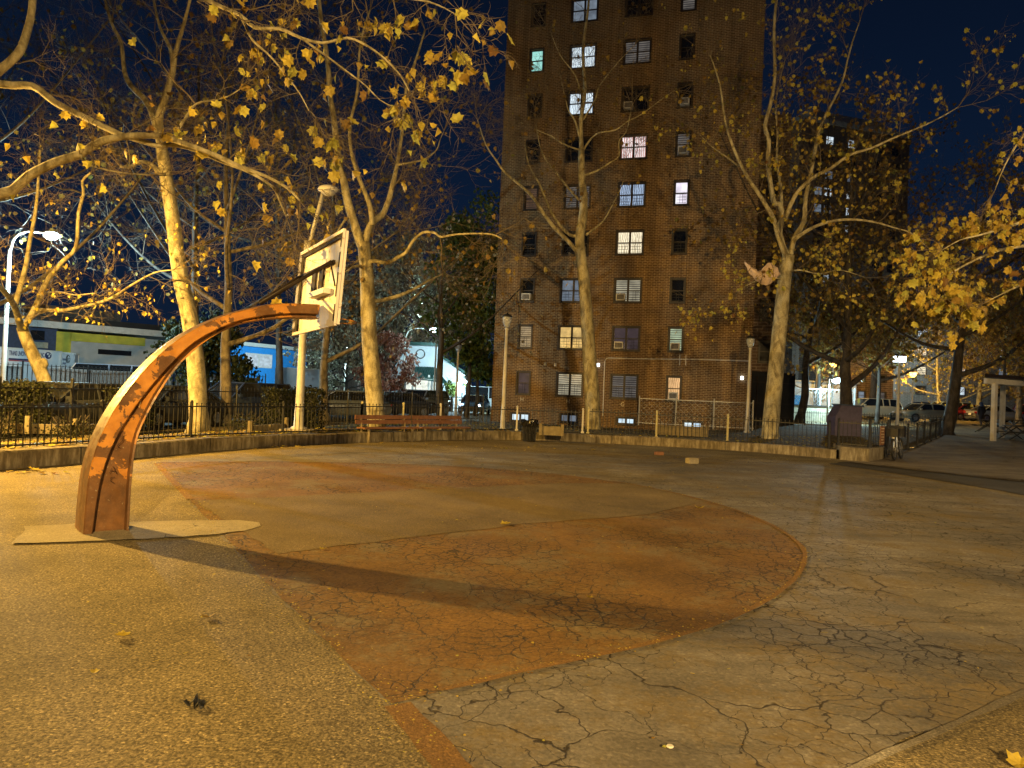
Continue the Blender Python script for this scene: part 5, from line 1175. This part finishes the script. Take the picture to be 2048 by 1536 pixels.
# T4 - sycamore at the tower's right corner
Y = 28.2; T = Tree('broad sycamore right of the apartment block with many spreading limbs', G(1543, 880, .2), M['bark'], M['twig'], M['leaf'], 14, .15); T.lk = .45
P3, rr = T.limb(px([(1538, 892), (1543, 830), (1550, 760), (1556, 690), (1563, 620), (1570, 550), (1577, 510)], Y), .33, .235, 14); flare(T, G(1540, 886, .05), .33)
for pts, Ye, r0, r1, lp_ in (([(1575, 520), (1567, 500), (1555, 466), (1547, 437), (1523, 396), (1494, 352), (1467, 296), (1450, 240), (1440, 170), (1420, 110)], 27, .12, .02, .2), ([(1476, 332), (1462, 320), (1440, 305), (1420, 290), (1400, 270)], 27, .04, .01, .15),
    ([(1577, 520), (1560, 470), (1564, 430), (1558, 408), (1547, 402), (1536, 326), (1538, 282), (1530, 252), (1541, 208), (1550, 150), (1548, 60), (1556, -30)], 28, .12, .05, .2), ([(1564, 430), (1561, 370), (1554, 326), (1555, 267), (1552, 200), (1570, 120)], 29, .07, .02, .2),
    ([(1580, 515), (1588, 478), (1608, 443), (1611, 399), (1623, 340), (1637, 267), (1655, 223), (1684, 165), (1700, 100), (1720, 40)], 28.5, .12, .02, .4), ([(1570, 440), (1591, 390), (1626, 355), (1661, 337), (1699, 310), (1743, 296), (1787, 276), (1831, 258), (1875, 238), (1915, 215)], 25, .09, .015, .55),
    ([(1583, 500), (1591, 478), (1626, 455), (1661, 443), (1699, 439), (1743, 443), (1787, 455), (1822, 466), (1850, 490)], 25.5, .085, .012, .6), ([(1572, 545), (1600, 540), (1640, 548), (1680, 540), (1730, 555)], 26, .04, .01, .7), ([(1568, 560), (1545, 555), (1520, 560), (1495, 570), (1475, 585)], 26.5, .035, .01, .6)):
    P3, rr = T.limb(px(pts, Y, Ye), r0, r1, 8); T.dress(P3, rr, .2, 1.5, 1.7, 2, lp_ * .8, r=.015)
T.done()
# near tree off the left edge, limbs overhanging the court
T = Tree('near sycamore off the left edge whose leafy limbs overhang the court', (-14.6, 8.4, .2), M['bark'], M['twig'], M['leaf'], 15, .14)
TB = Vector((-14.6, 8.4, 0)); P3, rr = T.limb([TB, TB + Vector((.1, .1, 2)), TB + Vector((.3, .3, 4)), TB + Vector((.2, .5, 5.4)), TB + Vector((.5, .7, 7)), TB + Vector((.6, .9, 9)), TB + Vector((1, 1, 11))], .36, .2, 14)
T.lk = .13
def nl(j0, pts, Y0, Y1, r0, r1, dens, L_, lp_, st=.3, up=.02):
    Q_ = px(pts, Y0, Y1); P_ = [j0, j0.lerp(Q_[0], .3), j0.lerp(Q_[0], .6), j0.lerp(Q_[0], .85)] + Q_ if (j0 - Q_[0]).length > 2 else [j0] + Q_; P3, rr = T.limb(P_, r0 * .85, r1, 9); T.dress(P3, rr, st, dens * .8, L_, 2, lp_, r=.011, up=up)
nl(TB + Vector((.3, .5, 5.0)), [(0, 388), (60, 350), (110, 325), (160, 308), (205, 282), (260, 272), (320, 272), (370, 288), (430, 310), (480, 333), (530, 352), (575, 376), (600, 402)], 11, 9.6, .115, .012, 2.5, .85, .34, .42, -.02)
nl(TB + Vector((.5, .7, 7)), [(0, 168), (65, 172), (110, 205), (160, 230), (210, 255), (250, 272), (290, 284), (318, 292), (350, 290), (395, 302), (440, 322), (500, 345), (545, 374), (562, 408), (572, 432)], 11, 10, .085, .010, 2.2, .8, .30, .3, -.02)
nl(AT(350, 290, 10.5), [(356, 262), (370, 238), (392, 208), (430, 200), (458, 192), (480, 178)], 10.5, 10.4, .028, .008, 3.0, .6, .30, .2)
nl(TB + Vector((.6, .9, 7.4)), [(-50, 170), (0, 140), (38, 105), (52, 70), (62, 30), (66, -20), (60, -60)], 11.5, 12, .10, .05, .8, 1.0, .1)
top = TB + Vector((1, 1, 11))
nl(top, [(150, -260), (300, -90), (385, -20), (430, 8), (480, 30), (510, 55), (560, 58), (600, 75), (645, 86), (695, 76), (735, 92), (770, 118), (800, 150), (818, 182)], 10.5, 9.0, .052, .008, 2.6, .75, .50, .38, -.01)
nl(AT(480, 30, 9.9), [(490, 50), (505, 80), (540, 112), (572, 150), (600, 188), (618, 222)], 9.9, 9.6, .022, .007, 2.6, .6, .35, .1, -.03)
nl(AT(600, 75, 9.5), [(650, 110), (690, 140), (730, 170), (760, 200), (790, 215)], 9.5, 9.2, .018, .006, 2.6, .5, .5, .1, -.03)
nl(top, [(450, -150), (600, -60), (660, -25), (720, -5), (780, -5), (840, 0), (880, 12), (910, 28)], 10, 8.6, .05, .006, 2.4, .6, .55, .4, -.03)
nl(AT(160, 308, 10.6), [(180, 330), (240, 345), (300, 350)], 10.6, 10.9, .02, .008, 1.6, .8, .15, .1)
T.done()
# leaning tree, left
Y = 23; T = Tree('leaning twisted tree rising from behind the left hedge', AT(112, 850, 23), M['bark'], M['twig'], M['leaf'], 16, .11)
T.lk = .13
P3, rr = T.limb(px([(114, 852), (106, 806), (92, 768), (76, 730), (62, 700), (50, 672), (44, 655)], Y), .22, .16, 12)
T.tr.ball(AT(86, 728, Y), .2, 8, (.8, .8, 1))
for pts, Ye, r0, r1, lp_ in (([(44, 660), (38, 640), (30, 615), (16, 592), (-4, 570), (-30, 548)], 19, .12, .05, .3), ([(46, 656), (58, 638), (72, 612), (85, 580), (98, 556), (112, 540), (126, 522), (152, 494), (157, 427), (167, 388), (165, 362), (181, 346)], 20.5, .10, .03, .35),
    ([(64, 628), (82, 620), (100, 621), (130, 620), (170, 612), (215, 600), (245, 582), (270, 566), (310, 545), (345, 540)], 18.5, .07, .015, .65), ([(30, 612), (40, 575), (52, 530), (60, 480), (70, 430), (76, 370), (80, 300)], 21, .09, .03, .3), ([(167, 388), (145, 380), (124, 378), (100, 368), (90, 360)], 20.5, .03, .01, .4),
    ([(85, 586), (120, 584), (150, 590), (190, 586)], 19, .03, .01, .6)):
    P3, rr = T.limb(px(pts, Y, Ye), r0, r1, 8); T.dress(P3, rr, .15, .9, 1.2, 2, lp_, r=.012)
T.done()
# background trees with bare or leafy crowns: generic builder
def bgtree(label, u, vb, Y, h, r0, bark, twigm, leafm, seed, lean=0, lp_=.2, ls=.16, nb=7, L_=2.2, lvl=2, fork=.42, name='tree', dens=1.0, z0=None, spread=.55):
    p = AT(u, vb, Y); z0 = gz(p.x, Y) if z0 is None else z0; b = Vector((p.x, Y, z0)); T = Tree(label, b, bark, twigm, leafm, seed, ls, name=name); r = T.r; T.lk = (.22 if lp_ < .3 else .3) if lp_ < .6 else .8
    pts = [b + Vector((lean * t_ * h + r.uniform(-.1, .1) * (t_ > 0), r.uniform(-.15, .15), h * t_)) for t_ in (0, .12, .25, fork, .6, .8, 1)]
    P3, rr = T.limb(pts, r0, r0 * .2, 10); flare(T, b, r0 * .95, .4); T.dress(P3, rr, .6, dens * .6, L_, lvl, lp_, r=.02)
    for k in range(nb):
        i = int(len(P3) * (fork * .85 + (.95 - fork * .85) * k / nb)); a = 2.4 * k + r.uniform(-.4, .4); e = r.uniform(.6, 1.1) * h * spread * (1.15 - .5 * k / nb); s0 = P3[i]
        d = Vector((math.cos(a), math.sin(a), r.uniform(.35, .9))); q_ = [s0, s0 + d * e * .3 + Vector((0, 0, -.05 * e)), s0 + d * e * .62 + Vector((r.uniform(-.3, .3), r.uniform(-.3, .3), 0)), s0 + d * e + Vector((0, 0, .12 * e))]
        Q, qr = T.limb(q_, rr[i] * .62, .02, 7); T.dress(Q, qr, .2, dens, L_, lvl, lp_, r=.018)
    T.done(); return T
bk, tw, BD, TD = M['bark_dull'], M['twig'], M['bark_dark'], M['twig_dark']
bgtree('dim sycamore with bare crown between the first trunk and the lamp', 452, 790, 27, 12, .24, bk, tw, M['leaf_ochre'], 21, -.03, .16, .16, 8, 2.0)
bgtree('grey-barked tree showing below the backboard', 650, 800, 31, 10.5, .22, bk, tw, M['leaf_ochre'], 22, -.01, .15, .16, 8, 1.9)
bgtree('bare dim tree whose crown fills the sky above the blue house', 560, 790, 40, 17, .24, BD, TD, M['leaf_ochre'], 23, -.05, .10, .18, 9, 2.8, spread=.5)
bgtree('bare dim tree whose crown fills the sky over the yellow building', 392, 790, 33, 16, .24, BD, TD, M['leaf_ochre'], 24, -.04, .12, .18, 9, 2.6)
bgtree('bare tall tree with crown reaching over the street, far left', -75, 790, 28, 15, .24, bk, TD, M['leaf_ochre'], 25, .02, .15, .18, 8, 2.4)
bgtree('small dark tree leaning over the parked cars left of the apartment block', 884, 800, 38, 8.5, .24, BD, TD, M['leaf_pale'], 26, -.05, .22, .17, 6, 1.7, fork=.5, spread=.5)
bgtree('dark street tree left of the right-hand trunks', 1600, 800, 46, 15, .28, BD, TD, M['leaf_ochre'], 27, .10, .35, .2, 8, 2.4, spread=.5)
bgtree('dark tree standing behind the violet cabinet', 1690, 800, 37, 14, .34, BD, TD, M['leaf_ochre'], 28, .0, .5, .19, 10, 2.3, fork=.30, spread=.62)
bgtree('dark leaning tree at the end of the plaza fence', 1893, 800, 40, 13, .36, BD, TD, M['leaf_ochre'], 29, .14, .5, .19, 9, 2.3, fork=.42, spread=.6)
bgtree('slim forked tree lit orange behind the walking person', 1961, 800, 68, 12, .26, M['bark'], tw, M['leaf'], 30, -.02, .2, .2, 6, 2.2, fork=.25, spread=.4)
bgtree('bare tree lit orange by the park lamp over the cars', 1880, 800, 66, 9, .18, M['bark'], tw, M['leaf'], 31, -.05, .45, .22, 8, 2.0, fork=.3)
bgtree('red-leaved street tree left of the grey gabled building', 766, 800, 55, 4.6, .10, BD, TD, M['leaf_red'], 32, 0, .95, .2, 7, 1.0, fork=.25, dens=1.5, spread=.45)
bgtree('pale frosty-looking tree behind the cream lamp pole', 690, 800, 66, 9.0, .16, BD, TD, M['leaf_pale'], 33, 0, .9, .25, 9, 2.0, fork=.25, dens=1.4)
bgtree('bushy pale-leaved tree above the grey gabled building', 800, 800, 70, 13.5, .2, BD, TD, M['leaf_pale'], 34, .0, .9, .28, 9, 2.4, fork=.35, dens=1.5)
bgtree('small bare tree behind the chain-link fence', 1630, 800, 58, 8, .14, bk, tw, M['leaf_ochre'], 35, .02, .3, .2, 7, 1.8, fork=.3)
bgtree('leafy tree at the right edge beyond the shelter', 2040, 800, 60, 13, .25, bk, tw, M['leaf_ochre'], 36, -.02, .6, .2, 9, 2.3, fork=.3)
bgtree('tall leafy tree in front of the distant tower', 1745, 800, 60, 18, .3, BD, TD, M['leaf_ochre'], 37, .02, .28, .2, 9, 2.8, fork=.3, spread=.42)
# dense-crowned trees
def crown(T, c, rad, n, size, r, hole=.25):
    c = Vector(c); cl_ = [(Vector((r.gauss(0, .45) * rad[0], r.gauss(0, .45) * rad[1], r.gauss(0, .42) * rad[2])), r.uniform(.25, .5)) for _ in range(26)]
    for k in range(n):
        cc, rr_ = r.choice(cl_); v = Vector((r.gauss(0, 1), r.gauss(0, 1), r.gauss(0, 1))).normalized() * (r.random() ** .4) * rr_ * (sum(rad) / 3)
        leaf(T.lf, c + cc + v, size * r.uniform(.6, 1.3), r)
def dense(label, u, v, Y, rad, n, leafm, seed, size=.12, z0=0, h=None, name='tree', bark=None):
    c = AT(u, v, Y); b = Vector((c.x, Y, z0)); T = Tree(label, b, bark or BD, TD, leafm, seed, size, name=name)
    P3, rr = T.limb([b, b.lerp(c, .4) + Vector((.1, 0, 0)), b.lerp(c, .8), c + Vector((0, 0, rad[2] * .6))], .17, .03, 8); T.dress(P3, rr, .35, 1.5, rad[0] * .8, 1, 0, r=.02)
    crown(T, c, rad, n, size, T.r); T.done()
dense('dense dark evergreen behind the first sycamore', 415, 695, 34, (1.9, 1.8, 1.9), 4600, M['leaf_dark'], 41, .17, name='evergreen_tree')
dense('big green willow-like tree left of the apartment block', 942, 600, 47, (2.1, 2.4, 5.4), 8000, M['leaf_green'], 42, .22, name='willow_tree')
dense('lower green tree beside the apartment corner', 955, 720, 50, (1.5, 2.0, 1.8), 1800, M['leaf_green'], 43, .2)
dense('round green shrub by the canopy doors', 903, 777, 57, (.7, .7, .6), 900, M['leaf_green'], 44, .13, name='shrub')
for i, (lab, u, v, Y, rad, n) in enumerate((('dark broadleaf crown behind the leaning trees, middle right', 1760, 640, 50, (5.5, 2.5, 3.0), 3800), ('dark broadleaf crown over the shelter roof', 2010, 660, 56, (5.0, 2.5, 3.2), 3000), ('dark broadleaf crown right of the big sycamore trunk', 1640, 640, 52, (3.6, 2.5, 3.0), 2400))):
    dense(lab, u, v, Y, rad, n, M['leaf_ochre'], 50 + i, .22)
# near leafy boughs entering from the right edge
T = Tree('near tree off the right edge with large yellow leaves', (15.6, 14.2, 0), M['bark'], M['twig'], M['leaf'], 17, .145); TB = Vector((15.6, 14.2, 0))
P3, rr = T.limb([TB, TB + Vector((0, 0, 2)), TB + Vector((-.1, .1, 4)), TB + Vector((-.2, 0, 6)), TB + Vector((-.1, .1, 9))], .28, .14, 12)
T.lk = .34
def nr_(z, pts, Y0, Y1, r0, dens, L_, lp_, up=-.03, st=.3):
    P3, rr = T.limb([TB + Vector((-.1, 0, z))] + px(pts, Y0, Y1), r0, .006, 8); T.dress(P3, rr, st, dens * .75, L_, 2, lp_, r=.010, up=up)
nr_(4.0, [(2120, 480), (2060, 490), (2000, 500), (1950, 520), (1905, 545), (1880, 570)], 14, 13, .05, 2.6, .7, .75)
nr_(4.4, [(2120, 430), (2060, 440), (2010, 455), (1960, 470), (1920, 480), (1885, 500)], 14.4, 14, .045, 2.6, .7, .7)
nr_(3.6, [(2120, 560), (2070, 560), (2020, 580), (1980, 600)], 13.5, 13, .04, 2.2, .6, .6)
nr_(6.5, [(2120, 230), (2070, 250), (2040, 280), (2010, 330), (1990, 380)], 14.6, 15, .045, 2.2, .8, .4)
T.done()

# hedges and shrubs
def hedge(label, p, sx, sy, sz, rz, n, seed, name='hedge'):
    r = random.Random(seed); t = thing(name, label, 'hedge', p, rz); s = MB()
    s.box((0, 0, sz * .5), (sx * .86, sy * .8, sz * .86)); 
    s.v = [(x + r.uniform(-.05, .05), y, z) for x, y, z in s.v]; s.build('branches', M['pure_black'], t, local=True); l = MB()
    for k in range(n):
        f = r.random(); x, y, z = r.uniform(-.5, .5), r.uniform(-.5, .5), r.uniform(0, 1)
        if f < .55: y = -.5
        elif f < .8: z = 1
        elif f < .9: x = r.choice((-.5, .5))
        wv = 1 + .06 * math.sin(x * sx * 5) + .04 * math.sin(z * 7)
        leaf(l, Vector((x * sx, y * sy * wv, z * sz * (.96 + .05 * math.sin(x * sx * 4)) + .05)) + Vector((r.gauss(0, .04), r.gauss(0, .05), r.gauss(0, .04))), r.uniform(.045, .085), r, .2)
    l.build('foliage', M['hedge'], t, local=True); return t
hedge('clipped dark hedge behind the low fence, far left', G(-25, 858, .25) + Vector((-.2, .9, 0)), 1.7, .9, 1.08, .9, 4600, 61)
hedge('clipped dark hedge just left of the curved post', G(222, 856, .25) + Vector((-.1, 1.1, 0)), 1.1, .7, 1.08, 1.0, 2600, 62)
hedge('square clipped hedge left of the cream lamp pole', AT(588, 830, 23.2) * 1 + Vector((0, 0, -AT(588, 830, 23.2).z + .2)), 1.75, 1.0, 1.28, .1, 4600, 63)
for i, (lab, u, Y, w_, h_) in enumerate((('low sprawling shrub under the leaning tree', 140, 16.2, .8, .45), ('low shrub between the first sycamore and the square hedge', 495, 22, .9, .45), ('low thin shrub behind the fence at the far left', -5, 15.5, .7, .5))):
    p = AT(u, 840, Y); p.z = .2; r = random.Random(70 + i); t = thing('shrub', lab, 'shrub', p); s = MB()
    for k in range(26): a = r.uniform(0, 6.28); s.tube([p, p + Vector((math.cos(a) * w_ * .25, math.sin(a) * w_ * .2, h_ * .6)), p + Vector((math.cos(a) * w_ * r.uniform(.3, .55), math.sin(a) * w_ * .4, h_ * r.uniform(.8, 1.3)))], .006, 3)
    s.build('stems', TD, t); l = MB()
    for k in range(700): leaf(l, p + Vector((r.gauss(0, w_ * .32), r.gauss(0, w_ * .25), abs(r.gauss(.5, .3)) * h_)), r.uniform(.03, .06), r)
    l.build('foliage', M['hedge'], t)

# fallen leaves: litter, plus single ones that can be counted
def flat_leaf(mb, p, size, r, curl=.35):
    a = r.uniform(0, 6.28); x = Vector((math.cos(a), math.sin(a), r.uniform(-.25, .25))).normalized(); y = Vector((-x.y, x.x, r.uniform(-.15, .25))).normalized(); z = x.cross(y)
    o = [(0, .04), (.26, -.04), (.30, .16), (.54, .30), (.40, .48), (.38, .76), (.20, .72), (0, 1.0), (-.20, .72), (-.38, .76), (-.40, .48), (-.54, .30), (-.30, .16), (-.26, -.04)]
    vs = [Vector(p) + x * (u * size) + y * ((v - .45) * size) + Vector((0, 0, (u * u * 2.2 + (v - .45) ** 2 * .8) * size * curl)) for u, v in o]
    mb.add([Vector(p)] + vs, [(0, i + 1, (i + 1) % len(vs) + 1) for i in range(len(vs))])
s = MB(); r = random.Random(5)
for k in range(1500):   # on the left planting bed
    i = r.randrange(1, 7); f = r.random(); a = Vector(cI[i]).lerp(Vector(cI[i + 1]), f); b = Vector(Ob[i]).lerp(Vector(Ob[i + 1]), f); t_ = r.random() ** 1.4 * .8; q_ = a.lerp(b, t_); flat_leaf(s, (q_.x, q_.y, .30 - .0 * t_ - .24 * sm(.3, .95, t_) + .01), r.uniform(.07, .13), r)
for k in range(700):
    i = r.randrange(7, 14); f = r.random(); a = Vector(cI[i]).lerp(Vector(cI[i + 1]), f); b = Vector(Ob[i]).lerp(Vector(Ob[i + 1]), f); t_ = r.random() * .5; q_ = a.lerp(b, t_); flat_leaf(s, (q_.x, q_.y, gz(q_.x, q_.y) + (.30 if i < 11 else .09) - .24 * sm(.3, .95, t_) * (i < 11) + .01), r.uniform(.07, .12), r)
tag(s.build('leaf_litter', M['leaf']), 'yellow fallen leaves scattered over the planting beds', 'leaf litter', kind='stuff')
s = MB()
for (u, v, n, sx, sy) in ((285, 905, 60, .35, .25), (283, 912, 25, .3, .2), (480, 892, 60, 1.6, .16), (440, 897, 14, 1.0, .2), (65, 945, 12, .5, .2), (900, 893, 12, 3, .3), (1180, 900, 14, 3, .5)):
    c_ = G(u, v)
    for k in range(n): flat_leaf(s, (c_.x + r.gauss(0, sx * .5), c_.y + r.gauss(0, sy), .015 + r.random() * .05 * (n > 30)), r.uniform(.06, .11), r)
for k in range(420):   # crumbs and small bits over the whole court
    x, y = r.uniform(-7, 9), r.uniform(2.5, 22); flat_leaf(s, (x, y, .022), r.uniform(.006, .022) * (1 + y * .06), r)
for k in range(1500):   # grit and crumbs gathered along the worn paint edges
    if k % 3: t_ = r.random(); bx_, by_ = -6.95 + t_ * 6.7, 14.28 - t_ * 11.05; sg2 = .09
    else: i_ = r.randrange(0, 40); bx_, by_ = arc[i_]; sg2 = .05
    flat_leaf(s, (bx_ + r.gauss(0, sg2), by_ + r.gauss(0, sg2), .024), r.uniform(.005, .014) * (1 + by_ * .05), r)
for k in range(160): x, y = r.uniform(-6, 6), r.uniform(2.6, 14); a = r.uniform(0, 6.3); L_ = r.uniform(.02, .07); s.bar((x, y, .024), (x + math.cos(a) * L_, y + math.sin(a) * L_, .026), .002, .002)
tag(s.build('leaf_crumbs', M['leaf']), 'leaf heaps and crumbs blown along the curb and court', 'leaf litter', kind='stuff')
for (u, v, lab, sz, mm) in ((247, 1273, 'curled yellow leaf on the speckled asphalt in the left foreground', .085, 'leaf'), (416, 1236, 'dull brown leaf right of the curled yellow leaf', .075, 'leaf_ochre'), (1011, 1049, 'pale leaf on the middle lane of the court', .11, 'leaf'), (1399, 1017, 'leaf at the tip of the red circle on the far side', .12, 'leaf'), (645, 1099, 'small leaf just beyond the curved shadow', .06, 'leaf'), (2040, 1530, 'yellow leaf in the bottom right corner', .09, 'leaf'), (1180, 1196, 'thin pale leaf stem bit in the middle of the red circle', .05, 'leaf'), (190, 1345, 'tiny leaf at the left edge of the foreground', .04, 'leaf'), (66, 940, 'yellow leaf beside the left curb', .14, 'leaf')):
    m_ = MB(); flat_leaf(m_, (0, 0, .004), sz * 1.25, r, .5); o = m_.build('fallen_leaf', M[mm]); o.location = G(u, v, .012); tag(o, lab, 'leaf', 'single fallen leaves')
